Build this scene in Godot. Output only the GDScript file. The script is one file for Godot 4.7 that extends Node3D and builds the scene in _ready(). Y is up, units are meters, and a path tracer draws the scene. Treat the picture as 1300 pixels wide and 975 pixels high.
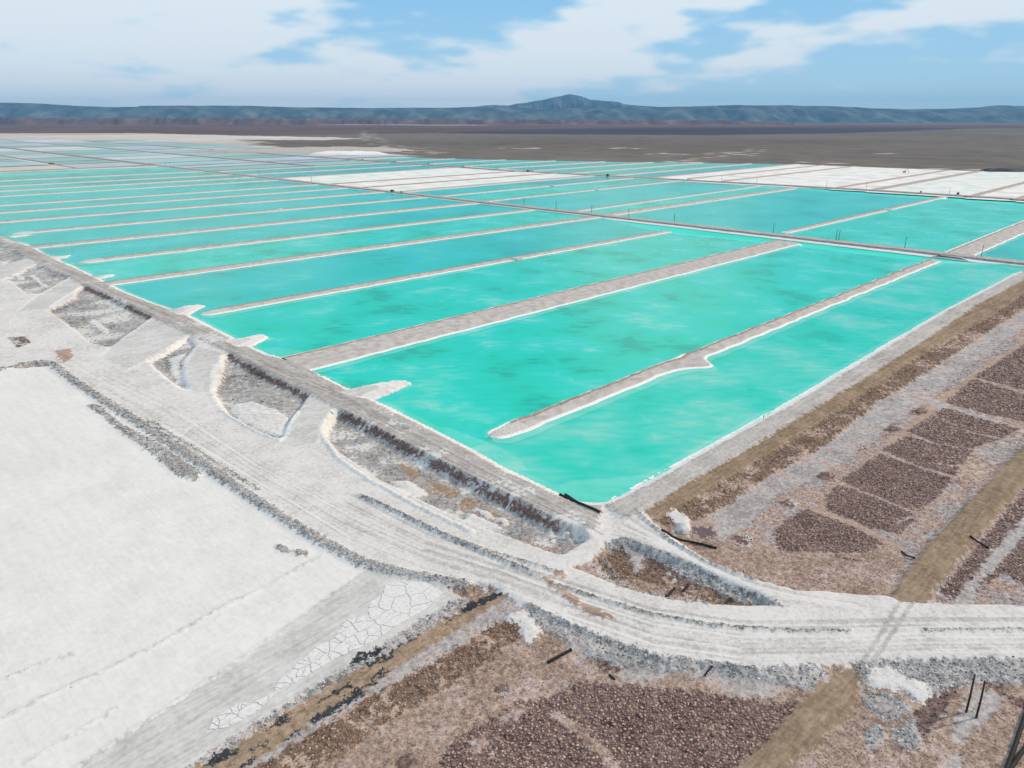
extends Node3D
# Evaporation ponds on a salt flat, seen from a drone 100 m up.
# World: y up, camera looks to -z; "d" is -z. Grid axes of the ponds: a = (x + d) / sqrt 2, b = (d - x) / sqrt 2.

const EYE := 100.0
const FOC := 912.0
const TILT := 0.35444
const R2 := 0.70710678

var rng := RandomNumberGenerator.new()
var fnl := FastNoiseLite.new()
var taken := {}
var mats := {}
var N: PackedByteArray          # tileable noise, 1024 x 1024
var M: PackedByteArray          # small lumps, 1024 x 1024
var Q: PackedByteArray          # fine grain, 1024 x 1024
var levels: Array = []
var paint: Array = []           # zones and heights of the ground, in world x, d
var stains: Array = []          # tracks
var basin := PackedVector2Array() # outline of the ponds next to the haul road
var ridges: Array = []          # windrows and ruts: small heights

# ------------------------------------------------------------------ helpers
func g(px: float, py: float) -> Vector2:
	# photo direction -> point on the level ground (x, d)
	var dx := (px - 650.0) / FOC
	var dy := -(py - 487.5) / FOC
	var vy := dy * cos(TILT) - sin(TILT)
	var vd := cos(TILT) + dy * sin(TILT)
	var t := -EYE / vy
	return Vector2(dx * t, vd * t)

func gp(list: Array) -> PackedVector2Array:
	var o := PackedVector2Array()
	for i in range(0, list.size(), 2):
		o.append(g(list[i], list[i + 1]))
	return o

func ab(a: float, b: float) -> Vector2:
	return Vector2((a - b) * R2, (a + b) * R2)

func v3(p: Vector2, y: float) -> Vector3:
	return Vector3(p.x, y, -p.y)

func numbered(n: String) -> String:
	if not taken.has(n):
		taken[n] = 0
		return n
	taken[n] += 1
	return "%s_%03d" % [n, taken[n]]

func tag(o: Node, label: String, category := "", group := "", kind := "") -> void:
	if label != "": o.set_meta("label", label)
	if category != "": o.set_meta("category", category)
	if group != "": o.set_meta("group", group)
	if kind != "": o.set_meta("kind", kind)

func base(called: String, at: Vector3, turn := 0.0) -> Node3D:
	var o := Node3D.new()
	o.name = numbered(called)
	add_child(o)
	o.position = at
	o.rotation.y = turn
	return o

func put(mesh: Mesh, called: String, m: Material, parent: Node = null) -> MeshInstance3D:
	var o := MeshInstance3D.new()
	o.mesh = mesh
	o.material_override = m
	if parent == null:
		o.name = numbered(called)
		add_child(o)
	else:
		o.name = called
		parent.add_child(o, true)
	return o

func col(r: int, gg: int, b: int) -> Color:
	return Color8(r, gg, b)

func lin(c: Color, k := 1.0) -> Color:
	var l := c.srgb_to_linear()
	return Color(l.r * k, l.g * k, l.b * k)

func ribbon(rows: Array, flip := false) -> ArrayMesh:
	# rows: arrays of points of equal length; a smooth sheet through them
	var st := SurfaceTool.new()
	st.begin(Mesh.PRIMITIVE_TRIANGLES)
	var n: int = rows[0].size()
	for r in rows:
		for p in r:
			st.add_vertex(p)
	for i in rows.size() - 1:
		for j in n - 1:
			var a := i * n + j
			var b := a + n
			if flip:
				st.add_index(a); st.add_index(a + 1); st.add_index(b)
				st.add_index(a + 1); st.add_index(b + 1); st.add_index(b)
			else:
				st.add_index(a); st.add_index(b); st.add_index(a + 1)
				st.add_index(a + 1); st.add_index(b); st.add_index(b + 1)
	st.generate_normals()
	return st.commit()

func poly_mesh(poly: PackedVector2Array, y: float, origin := Vector2.ZERO) -> ArrayMesh:
	var idx := Geometry2D.triangulate_polygon(poly)
	var v := PackedVector3Array()
	var n := PackedVector3Array()
	for p in poly:
		v.append(Vector3(p.x - origin.x, y, -(p.y - origin.y)))
		n.append(Vector3.UP)
	# front faces run clockwise seen from above
	for i in range(0, idx.size(), 3):
		var A := v[idx[i]]; var B := v[idx[i + 1]]; var C := v[idx[i + 2]]
		if (B - A).cross(C - A).y > 0:
			var t := idx[i + 1]; idx[i + 1] = idx[i + 2]; idx[i + 2] = t
	var arr := []
	arr.resize(Mesh.ARRAY_MAX)
	arr[Mesh.ARRAY_VERTEX] = v
	arr[Mesh.ARRAY_NORMAL] = n
	arr[Mesh.ARRAY_INDEX] = idx
	var m := ArrayMesh.new()
	m.add_surface_from_arrays(Mesh.PRIMITIVE_TRIANGLES, arr)
	return m

func tube_mesh(pts: Array, r0: float, r1: float, sides := 8) -> ArrayMesh:
	var rows := []
	for i in pts.size():
		var p: Vector3 = pts[i]
		var q: Vector3 = pts[min(i + 1, pts.size() - 1)] - pts[max(i - 1, 0)]
		q = q.normalized()
		var u := q.cross(Vector3.UP)
		if u.length() < 0.05: u = q.cross(Vector3.RIGHT)
		u = u.normalized()
		var w := u.cross(q).normalized()
		var r: float = lerp(r0, r1, float(i) / max(1, pts.size() - 1))
		var row := []
		for k in sides + 1:
			var an := TAU * k / sides
			row.append(p + (u * cos(an) + w * sin(an)) * r)
		rows.append(row)
	# closed ends
	var first := []; var last := []
	for k in sides + 1:
		first.append(pts[0]); last.append(pts[pts.size() - 1])
	rows.push_front(first)
	rows.append(last)
	return ribbon(rows)

func box(size: Vector3, at: Vector3, called: String, m: Material, parent: Node, bevel := 0.06) -> MeshInstance3D:
	# a box with chamfered vertical edges and top
	var hx := size.x / 2; var hz := size.z / 2
	var ring := []
	for c in [[1, 1], [-1, 1], [-1, -1], [1, -1]]:
		var a := Vector2(c[0] * hx, c[1] * hz)
		var e1 := Vector2(c[0] * (hx - bevel), c[1] * hz)
		var e2 := Vector2(c[0] * hx, c[1] * (hz - bevel))
		if c[0] * c[1] > 0: ring.append(e2); ring.append(e1)
		else: ring.append(e1); ring.append(e2)
	ring.append(ring[0])
	var rows := []
	for lv in [[0.0, 0.0], [0.0, 1.0], [size.y - bevel, 1.0], [size.y, 0.94], [size.y, 0.0]]:
		var row := []
		for p in ring:
			row.append(at + Vector3(p.x * lv[1], lv[0], p.y * lv[1]))
		rows.append(row)
	var st := SurfaceTool.new()
	st.begin(Mesh.PRIMITIVE_TRIANGLES)
	st.set_smooth_group(-1)
	for i in rows.size() - 1:
		for j in ring.size() - 1:
			for q in [rows[i][j], rows[i + 1][j], rows[i][j + 1], rows[i][j + 1], rows[i + 1][j], rows[i + 1][j + 1]]:
				st.add_vertex(q)
	st.generate_normals()
	return put(st.commit(), called, m, parent)

func soft(seedv: int, freq: float, oct := 4, kind := FastNoiseLite.TYPE_SIMPLEX_SMOOTH) -> FastNoiseLite:
	var f := FastNoiseLite.new()
	f.seed = seedv
	f.noise_type = kind
	f.frequency = freq
	f.fractal_octaves = oct
	return f

func tile(size: int, seedv: int, freq: float, stops: Array, grain := 0.25, stretch := 1) -> ImageTexture:
	# tileable colour texture: noise through a ramp of colours
	var a := soft(seedv, freq, 5).get_seamless_image(size, size).get_data()
	var ramp := PackedInt32Array()
	ramp.resize(256)
	for i in 256:
		var t := i / 255.0 * (stops.size() - 1)
		var k := int(min(t, stops.size() - 1.001))
		var c: Color = (stops[k] as Color).lerp(stops[k + 1], t - k)
		ramp[i] = c.to_abgr32()
	var o := PackedInt32Array()
	o.resize(size * size)
	var gi := int(grain * 256)
	for y in size:
		var r := y * size
		var r2 := (y * stretch % size) * size
		var rq := (y & 1023) << 10
		for x in size:
			var v: int = a[r2 + x] + (((Q[rq | (x & 1023)] - 128) * gi) >> 8)
			o[r + x] = ramp[clampi(v, 0, 255)]
	var im := Image.create_from_data(size, size, false, Image.FORMAT_RGBA8, o.to_byte_array())
	im.generate_mipmaps()
	return ImageTexture.create_from_image(im)

func brine(seedv: int, stops: Array) -> ImageTexture:
	# mottled brine colour: broad patches, wind streaks and small dark blotches
	var S := 1024
	var a := soft(seedv, 0.0045, 4).get_seamless_image(S, S).get_data()
	var b := soft(seedv + 7, 0.016, 4).get_seamless_image(S, S).get_data()
	var ramp := PackedInt32Array()
	ramp.resize(256)
	for i in 256:
		var t := i / 255.0 * (stops.size() - 1)
		var k := int(min(t, stops.size() - 1.001))
		ramp[i] = (stops[k] as Color).lerp(stops[k + 1], t - k).to_abgr32()
	var o := PackedInt32Array()
	o.resize(S * S)
	for y in S:
		for x in S:
			var v: int = a[y << 10 | x]
			var st: int = b[((y * 3) & 1023) << 10 | x] - 128
			var bl: int = b[y << 10 | ((x + 400) & 1023)]
			v = 118 + (((v - 128) * 270) >> 8) + ((st * 110) >> 8)
			if bl < 78: v -= (78 - bl) >> 1
			elif bl > 170: v += (bl - 170)
			o[y << 10 | x] = ramp[clampi(v, 0, 255)]
	var im := Image.create_from_data(S, S, false, Image.FORMAT_RGBA8, o.to_byte_array())
	im.generate_mipmaps()
	return ImageTexture.create_from_image(im)

func earth(called: String, tex: Texture2D, metres: float, rough := 0.95) -> StandardMaterial3D:
	var m := StandardMaterial3D.new()
	m.resource_name = called
	m.albedo_texture = tex
	m.uv1_triplanar = true
	m.uv1_world_triplanar = true
	m.uv1_scale = Vector3.ONE / metres
	m.roughness = rough
	m.metallic_specular = 0.15
	mats[called] = m
	return m

func plain(called: String, c: Color, rough := 0.6, metal := 0.0) -> StandardMaterial3D:
	var m := StandardMaterial3D.new()
	m.resource_name = called
	m.albedo_color = c
	m.roughness = rough
	m.metallic = metal
	mats[called] = m
	return m

# ------------------------------------------------------------------ ground painting
enum {Z_BROWN, Z_SALT, Z_ROAD, Z_BERM, Z_TRENCH, Z_CLOD, Z_GRAVEL, Z_TAN, Z_RUBBLE, Z_BED, Z_CRUST, Z_SILT, Z_ORANGE, Z_SLOPE, Z_WHITE, Z_PINK, Z_DARK, Z_PATH, Z_LINE, Z_PLAIN, Z_PURPLE, Z_NAVY, Z_PALE, Z_WET, Z_MUD, Z_BANK, Z_SHELF}

var zone_look := {
	# zone: [three colours of the soil], [weights: grain, small, patches, streaks]
	Z_BROWN: [[col(104, 85, 77), col(164, 143, 130), col(204, 187, 176)], [0.85, 0.45, 0.4, 0.0]],
	Z_SALT: [[col(200, 198, 195), col(217, 215, 212), col(230, 229, 227)], [0.25, 0.3, 0.35, 0.3]],
	Z_ROAD: [[col(150, 147, 144), col(209, 206, 203), col(228, 226, 224)], [0.4, 0.22, 0.25, 0.0]],
	Z_BERM: [[col(132, 127, 123), col(174, 169, 165), col(204, 201, 198)], [0.5, 0.4, 0.3, 0.4]],
	Z_TRENCH: [[col(118, 115, 113), col(168, 165, 163), col(206, 204, 203)], [0.55, 0.6, 0.5, 0.0]],
	Z_CLOD: [[col(50, 40, 41), col(114, 95, 91), col(162, 140, 132)], [0.9, 0.4, 0.3, 0.0]],
	Z_GRAVEL: [[col(128, 120, 118), col(170, 164, 162), col(204, 200, 199)], [0.8, 0.5, 0.5, 0.0]],
	Z_TAN: [[col(104, 88, 72), col(143, 125, 106), col(176, 158, 140)], [0.4, 0.4, 0.35, -0.4]],
	Z_RUBBLE: [[col(98, 97, 101), col(164, 162, 162), col(208, 207, 206)], [0.8, 0.6, 0.35, 0.0]],
	Z_BED: [[col(40, 200, 180), col(70, 214, 196), col(120, 222, 206)], [0.1, 0.4, 0.6, 0.0]],
	Z_CRUST: [[col(190, 184, 180), col(220, 216, 213), col(236, 234, 232)], [0.4, 0.5, 0.3, 0.0]],
	Z_SILT: [[col(166, 165, 162), col(196, 195, 192), col(218, 217, 215)], [0.3, 0.4, 0.45, -0.4]],
	Z_ORANGE: [[col(108, 94, 78), col(160, 138, 118), col(190, 170, 150)], [0.5, 0.6, 0.5, -0.3]],
	Z_SLOPE: [[col(70, 56, 48), col(124, 104, 90), col(166, 146, 128)], [0.9, 0.5, 0.3, 0.0]],
	Z_WHITE: [[col(180, 178, 175), col(208, 206, 204), col(226, 225, 224)], [0.5, 0.7, 0.3, 0.0]],
	Z_PINK: [[col(112, 93, 90), col(168, 148, 142), col(202, 187, 181)], [0.8, 0.45, 0.4, 0.0]],
	Z_DARK: [[col(70, 54, 52), col(120, 101, 96), col(156, 139, 134)], [0.8, 0.5, 0.3, 0.0]],
	Z_PATH: [[col(130, 110, 98), col(170, 148, 134), col(198, 180, 168)], [0.6, 0.4, 0.3, 0.0]],
	Z_LINE: [[col(92, 90, 90), col(160, 158, 157), col(210, 209, 208)], [0.9, 0.5, 0.3, 0.0]],
	Z_PLAIN: [[col(88, 82, 77), col(112, 105, 98), col(130, 122, 115)], [0.4, 0.5, 0.5, 0.0]],
	Z_PURPLE: [[col(80, 64, 62), col(104, 84, 80), col(126, 106, 100)], [0.2, 0.4, 0.6, 0.0]],
	Z_NAVY: [[col(58, 52, 60), col(74, 68, 76), col(90, 84, 90)], [0.1, 0.3, 0.6, 0.0]],  # cloud shadow on the plain painted as ground; also soil by the dark heap
	Z_PALE: [[col(160, 148, 138), col(196, 188, 180), col(226, 222, 218)], [0.2, 0.4, 0.7, 0.0]],
	Z_WET: [[col(36, 40, 46), col(58, 62, 66), col(86, 88, 88)], [0.3, 0.4, 0.4, 0.0]],
	Z_SHELF: [[col(140, 216, 202), col(214, 234, 226), col(236, 241, 237)], [0.2, 0.8, 0.6, 0.0]],
	Z_BANK: [[col(136, 131, 128), col(178, 173, 169), col(206, 203, 200)], [0.5, 0.4, 0.3, -0.4]],
	Z_MUD: [[col(84, 74, 78), col(104, 94, 98), col(124, 114, 116)], [0.2, 0.3, 0.4, 0.0]],
}

func area(z: int, h: float, list: Array) -> void:
	paint.append({"z": z, "h": h, "p": gp(list)})

func area_w(z: int, h: float, poly: PackedVector2Array) -> void:
	paint.append({"z": z, "h": h, "p": poly})

func widen(line: PackedVector2Array, w: float) -> Array:
	return Geometry2D.offset_polyline(line, w / 2, Geometry2D.JOIN_ROUND, Geometry2D.END_ROUND)

func band(z: int, h: float, w: float, list: Array) -> void:
	for q in widen(gp(list), w):
		paint.append({"z": z, "h": h, "p": q})

func track(list: Array, w: float, dark: float) -> void:
	for q in widen(gp(list), w):
		stains.append({"v": dark, "p": q})

func ridge(list: Array, w: float, h: float) -> void:
	for q in widen(gp(list), w):
		ridges.append({"h": h, "p": q})

func fill(im: Image, poly: PackedVector2Array, x0: float, d1: float, res: float, c: Color) -> void:
	# image row 0 lies at the far edge d1
	var w := im.get_width(); var hh := im.get_height()
	var q := PackedVector2Array()
	var lo := 1e9; var hi := -1e9
	for p in poly:
		var s := Vector2((p.x - x0) / res, (d1 - p.y) / res)
		q.append(s)
		lo = min(lo, s.y); hi = max(hi, s.y)
	var n := q.size()
	for y in range(maxi(0, int(floor(lo))), mini(hh, int(ceil(hi)) + 1)):
		var yc := y + 0.5
		var xs := []
		var a := q[n - 1]
		for b in q:
			if (a.y <= yc) != (b.y <= yc):
				xs.append(a.x + (yc - a.y) / (b.y - a.y) * (b.x - a.x))
			a = b
		xs.sort()
		for i in range(0, xs.size() - 1, 2):
			var l := clampi(int(round(xs[i])), 0, w)
			var r := clampi(int(round(xs[i + 1])), 0, w)
			if r > l: im.fill_rect(Rect2i(l, y, r - l, 1), c)

func level(x0: float, x1: float, d0: float, d1: float, res: float, cell: float, hole: Rect2, base_zone: int, base_h: float, blur: int, warp: float, parent: Node3D, flat := false) -> void:
	var w := int(round((x1 - x0) / res)); var h := int(round((d1 - d0) / res))
	var zi := Image.create(w, h, false, Image.FORMAT_L8)
	zi.fill(Color8(base_zone, 0, 0))
	var gw := int(round((x1 - x0) / cell)) + 1; var gh := int(round((d1 - d0) / cell)) + 1
	var hi := Image.create(gw * 2, gh * 2, false, Image.FORMAT_RF)
	hi.fill(Color(base_h, 0, 0))
	var mi := Image.create(gw, gh, false, Image.FORMAT_RF)
	var box_ := Rect2(x0, d0, x1 - x0, d1 - d0)
	for e in paint:
		var bb := Rect2(e.p[0], Vector2.ZERO)
		for p in e.p: bb = bb.expand(p)
		if not bb.intersects(box_): continue
		if e.z >= 0: fill(zi, e.p, x0, d1, res, Color8(e.z, 0, 0))
		if not flat and e.h > -50: fill(hi, e.p, x0 - cell / 2, d1 + cell / 2, cell / 2, Color(e.h, 0, 0))
	var si := Image.create(w, h, false, Image.FORMAT_L8)
	si.fill(Color8(128, 0, 0))
	if not flat:
		for e in stains: fill(si, e.p, x0, d1, res, Color8(int(128 + e.v), 0, 0))
		for e in ridges: fill(mi, e.p, x0 - cell / 2, d1 + cell / 2, cell, Color(e.h, 0, 0))
		si.resize(w / 2, h / 2, Image.INTERPOLATE_BILINEAR)
		si.resize(w, h, Image.INTERPOLATE_BILINEAR)
	hi.resize(gw, gh, Image.INTERPOLATE_BILINEAR)
	if not flat:
		for k in blur: hi.resize(hi.get_width() / 2, hi.get_height() / 2, Image.INTERPOLATE_BILINEAR)
		if blur > 0: hi.resize(gw, gh, Image.INTERPOLATE_CUBIC)
		mi.resize(gw / 2, gh / 2, Image.INTERPOLATE_BILINEAR)
		mi.resize(gw, gh, Image.INTERPOLATE_CUBIC)
	var zone := zi.get_data()
	var stain := si.get_data()
	# soil colours
	var ramps := PackedInt32Array()
	ramps.resize(32 * 256)
	var wf := PackedInt32Array(); var wm := PackedInt32Array(); var wc := PackedInt32Array(); var ws := PackedInt32Array()
	for a in [wf, wm, wc, ws]: a.resize(32)
	for z in zone_look:
		var cs: Array = zone_look[z][0]
		for i in 256:
			var t := i / 127.5
			var c: Color = (cs[0] as Color).lerp(cs[1], t) if t < 1 else (cs[1] as Color).lerp(cs[2], t - 1)
			ramps[z * 256 + i] = c.to_abgr32()
		var ww: Array = zone_look[z][1]
		wf[z] = int(ww[0] * 256); wm[z] = int(ww[1] * 256); wc[z] = int(ww[2] * 256); ws[z] = int(ww[3] * 256)
	# soils lie in patches: some of one zone shows in another
	var al := PackedInt32Array(); var alt := PackedInt32Array()
	var alo := PackedInt32Array()
	al.resize(32); alt.resize(32); alo.resize(32)
	alo[Z_TRENCH] = Z_LINE; alo[Z_RUBBLE] = Z_LINE; alo[Z_PINK] = Z_GRAVEL
	for e in [[Z_BROWN, Z_PINK, 84], [Z_PINK, Z_BROWN, 50], [Z_CLOD, Z_BROWN, 230], [Z_GRAVEL, Z_PINK, 110], [Z_TRENCH, Z_SILT, 70], [Z_RUBBLE, Z_GRAVEL, 36], [Z_SLOPE, Z_BROWN, 90], [Z_BERM, Z_SILT, 110],  [Z_ORANGE, Z_TAN, 40], [Z_DARK, Z_TRENCH, 110]]:
		alt[e[0]] = e[1]; al[e[0]] = e[2]
	var out := PackedInt32Array()
	out.resize(w * h)
	var wk := int(warp * 256)
	var ms := 1 if res < 0.3 else (2 if res < 1.0 else 3)
	var dk := int(clampf(0.5 / res, 0.6, 3.2) * 128)
	for y in h:
		var row := y * w
		var n1 := (y & 1023) << 10
		var n2 := ((y * 3) & 1023) << 10
		var n3 := ((y * ms + 311) & 1023) << 10
		var n9 := ((y * ms) & 1023) << 10
		for x in w:
			var wa: int = M[n9 | ((x * ms + 97) & 1023)] - 128
			var wb: int = M[n9 | ((x * ms + 613) & 1023)] - 128
			var sx := clampi(x + ((wa * wk + (Q[n2 | ((x * 3) & 1023)] - 128) * dk) >> 14), 0, w - 1)
			var sy := clampi(y + ((wb * wk + (Q[n3 | ((x * 5) & 1023)] - 128) * dk) >> 14), 0, h - 1)
			var z: int = zone[sy * w + sx]
			var a: int = Q[n1 | (x & 1023)] - 128
			var m: int = M[n3 | ((x * ms + 41) & 1023)] - 128
			var c: int = N[n1 | (x & 1023)] - 128
			if al[z] > 0:
				if c * 2 + m > al[z]: z = alt[z]
				elif c * 2 - m < -al[z] and alo[z] > 0: z = alo[z]
			var wsz: int = ws[z]
			var s: int = 0
			if wsz > 0: s = (N[((x + y) & 1023) << 10 | (((x - y) * 9) & 1023)] - 128) * wsz
			elif wsz < 0: s = (N[((x - y) & 1023) << 10 | (((x + y) * 9) & 1023)] - 128) * -wsz
			var v: int = 128 + ((a * wf[z] + m * wm[z] + c * wc[z] + s) >> 8) + stain[row + x] - 128
			out[row + x] = ramps[(z << 8) + clampi(v, 0, 255)]
	var im := Image.create_from_data(w, h, false, Image.FORMAT_RGBA8, out.to_byte_array())
	im.generate_mipmaps()
	var mat := StandardMaterial3D.new()
	mat.albedo_texture = ImageTexture.create_from_image(im)
	mat.roughness = 0.95
	mat.metallic_specular = 0.12
	mat.texture_repeat = false
	# relief
	var ha := hi.get_data().to_float32_array()
	var ma := mi.get_data().to_float32_array()
	var amp := PackedFloat32Array()
	amp.resize(32); amp.fill(0.05)
	for e in [[Z_BROWN, 0.22], [Z_CLOD, 0.3], [Z_RUBBLE, 0.3], [Z_SLOPE, 0.4], [Z_LINE, 0.28], [Z_TRENCH, 0.22], [Z_PINK, 0.2], [Z_DARK, 0.2], [Z_GRAVEL, 0.12], [Z_SALT, 0.035], [Z_WHITE, 0.14], [Z_ROAD, 0.03], [Z_BERM, 0.06], [Z_BANK, 0.06], [Z_ORANGE, 0.15], [Z_TAN, 0.12], [Z_BED, 0.1], [Z_CRUST, 0.02], [Z_SHELF, 0.01]]:
		amp[e[0]] = e[1]
	if flat: amp.fill(0.0)
	var vs := PackedVector3Array(); vs.resize(gw * gh)
	var uv := PackedVector2Array(); uv.resize(gw * gh)
	var zk := cell / res
	for j in gh:
		var d := d1 - j * cell
		for i in gw:
			var k := j * gw + i
			var z: int = zone[mini(h - 1, int(j * zk)) * w + mini(w - 1, int(i * zk))]
			var rough: float = (M[((j * 3) & 1023) << 10 | ((i * 3) & 1023)] - 128) * 0.007 + (Q[(j & 1023) << 10 | (i & 1023)] - 128) * 0.005
			var y: float = ha[k] + ma[k] * (0.55 + (M[((j * 4) & 1023) << 10 | ((i * 4) & 1023)]) * 0.0035) + rough * amp[z]
			ha[k] = y
			vs[k] = Vector3(x0 + i * cell, y, -d)
			uv[k] = Vector2(float(i) / (gw - 1), float(j) / (gh - 1))
	var ns := PackedVector3Array(); ns.resize(gw * gh)
	for j in gh:
		var ju := maxi(j - 1, 0) * gw; var jd := mini(j + 1, gh - 1) * gw
		for i in gw:
			var l := ha[j * gw + maxi(i - 1, 0)]; var r := ha[j * gw + mini(i + 1, gw - 1)]
			var u := ha[ju + i]; var dd := ha[jd + i]
			ns[j * gw + i] = Vector3(l - r, 2 * cell, u - dd).normalized()
	var ix := PackedInt32Array()
	ix.resize((gw - 1) * (gh - 1) * 6 + (gw + gh) * 12)
	var q := 0
	var hl := int(round((hole.position.x - x0) / cell)); var hr := int(round((hole.end.x - x0) / cell))
	var ht := int(round((d1 - hole.end.y) / cell)); var hb := int(round((d1 - hole.position.y) / cell))
	var has_hole := hole.size.x > 0
	for j in gh - 1:
		for i in gw - 1:
			if has_hole and i >= hl and i < hr and j >= ht and j < hb: continue
			var k := j * gw + i
			ix[q] = k; ix[q + 1] = k + 1; ix[q + 2] = k + gw
			ix[q + 3] = k + 1; ix[q + 4] = k + gw + 1; ix[q + 5] = k + gw
			q += 6
	# the rim goes down into the ground so that neighbouring patches close
	var rim := []
	for i in gw: rim.append(i)
	for j in range(1, gh): rim.append(j * gw + gw - 1)
	for i in range(gw - 2, -1, -1): rim.append((gh - 1) * gw + i)
	for j in range(gh - 2, -1, -1): rim.append(j * gw)
	var first := vs.size()
	for k in rim:
		vs.append(vs[k] - Vector3(0, 3, 0)); uv.append(uv[k]); ns.append(ns[k])
	for i in rim.size() - 1:
		for e in [rim[i], first + i, rim[i + 1], rim[i + 1], first + i, first + i + 1]:
			ix[q] = e
			q += 1
	ix.resize(q)
	var arr := []
	arr.resize(Mesh.ARRAY_MAX)
	arr[Mesh.ARRAY_VERTEX] = vs; arr[Mesh.ARRAY_NORMAL] = ns; arr[Mesh.ARRAY_TEX_UV] = uv; arr[Mesh.ARRAY_INDEX] = ix
	var am := ArrayMesh.new()
	am.add_surface_from_arrays(Mesh.PRIMITIVE_TRIANGLES, arr)
	put(am, "ground_patch", mat, parent)
	levels.append({"x0": x0, "x1": x1, "d0": d0, "d1": d1, "res": res, "cell": cell, "w": w, "h": h, "gw": gw, "gh": gh, "zone": zone, "ha": ha})

func high(p: Vector2) -> float:
	for L in levels:
		if p.x > L.x0 and p.x < L.x1 and p.y > L.d0 and p.y < L.d1:
			var fx: float = (p.x - L.x0) / L.cell; var fy: float = (L.d1 - p.y) / L.cell
			var i := mini(int(fx), L.gw - 2); var j := mini(int(fy), L.gh - 2)
			fx -= i; fy -= j
			var a: PackedFloat32Array = L.ha
			var k: int = j * L.gw + i
			return lerp(lerp(a[k], a[k + 1], fx), lerp(a[k + L.gw], a[k + L.gw + 1], fx), fy)
	return -0.8

# ------------------------------------------------------------------ main
func _ready() -> void:
	rng.seed = 7
	var t0 := Time.get_ticks_msec()
	# camera
	var cam := Camera3D.new()
	cam.name = "camera"
	cam.position = Vector3(0, EYE, 0)
	cam.rotation = Vector3(-TILT, 0, 0)
	cam.fov = 56.25
	cam.near = 0.5
	cam.far = 80000
	add_child(cam)
	cam.current = true
	# sun: to the right and a little ahead, 37 degrees up
	var sun := DirectionalLight3D.new()
	sun.name = "sun"
	sun.light_energy = 1.36
	sun.light_color = Color(1.0, 0.875, 0.71)
	sun.light_angular_distance = 0.53
	sun.shadow_enabled = true
	add_child(sun)
	sun.look_at_from_position(Vector3.ZERO, -Vector3(0.766, 0.602, -0.227).normalized(), Vector3.UP)
	# noise tables, sky, air, exposure
	N = soft(11, 0.012, 6).get_seamless_image(1024, 1024).get_data()
	M = soft(13, 0.075, 4).get_seamless_image(1024, 1024).get_data()
	Q = soft(5, 0.33, 2, FastNoiseLite.TYPE_VALUE).get_seamless_image(1024, 1024).get_data()
	for i in Q.size():
		Q[i] = clampi(128 + ((Q[i] - 128) * 3 >> 2) + (rng.randi() & 127) - 64, 0, 255)
	var env := Environment.new()
	env.background_mode = Environment.BG_SKY
	env.sky = make_sky()
	env.background_energy_multiplier = 1.42
	env.tonemap_mode = Environment.TONE_MAPPER_LINEAR
	env.tonemap_exposure = 0.685
	env.sdfgi_enabled = true
	env.ssao_enabled = true
	env.ssil_enabled = true
	env.fog_enabled = true
	env.fog_density = 0.000024
	env.fog_light_color = Color(0.52, 0.79, 1.0)
	var we := WorldEnvironment.new()
	we.name = "air"
	we.environment = env
	add_child(we)
	print("sky ", Time.get_ticks_msec() - t0)

	materials()
	lay_out_ground()
	var ground := base("ground", Vector3.ZERO)
	tag(ground, "salt flat of white crust, grey haul roads and brown cloddy earth", "", "", "structure")
	var RA := Rect2(-110, 80, 240, 160)
	var RB := Rect2(-332, 80, 664, 400)
	var RC := Rect2(-800, 0, 1600, 1200)
	level(-110, 130, 80, 240, 0.16, 0.4, Rect2(), Z_BROWN, -0.9, 2, 4.0, ground)
	level(-332, 332, 80, 480, 0.42, 1.0, RA, Z_BROWN, -1.0, 1, 1.5, ground)
	level(-800, 800, 0, 1200, 1.25, 4.0, RB, Z_BROWN, -1.0, 0, 0.8, ground)
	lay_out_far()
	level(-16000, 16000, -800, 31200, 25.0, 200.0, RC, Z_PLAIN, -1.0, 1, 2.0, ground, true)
	print("ground ", Time.get_ticks_msec() - t0)
	build_hills()
	build_ponds()
	build_levees()
	build_salt_fields()
	build_far_ponds()
	build_piles()
	print("ponds ", Time.get_ticks_msec() - t0)
	scatter()
	print("scatter ", Time.get_ticks_msec() - t0)
	build_plates()
	build_pipes()
	build_poles()
	build_machines()
	print("done ", Time.get_ticks_msec() - t0)

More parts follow.
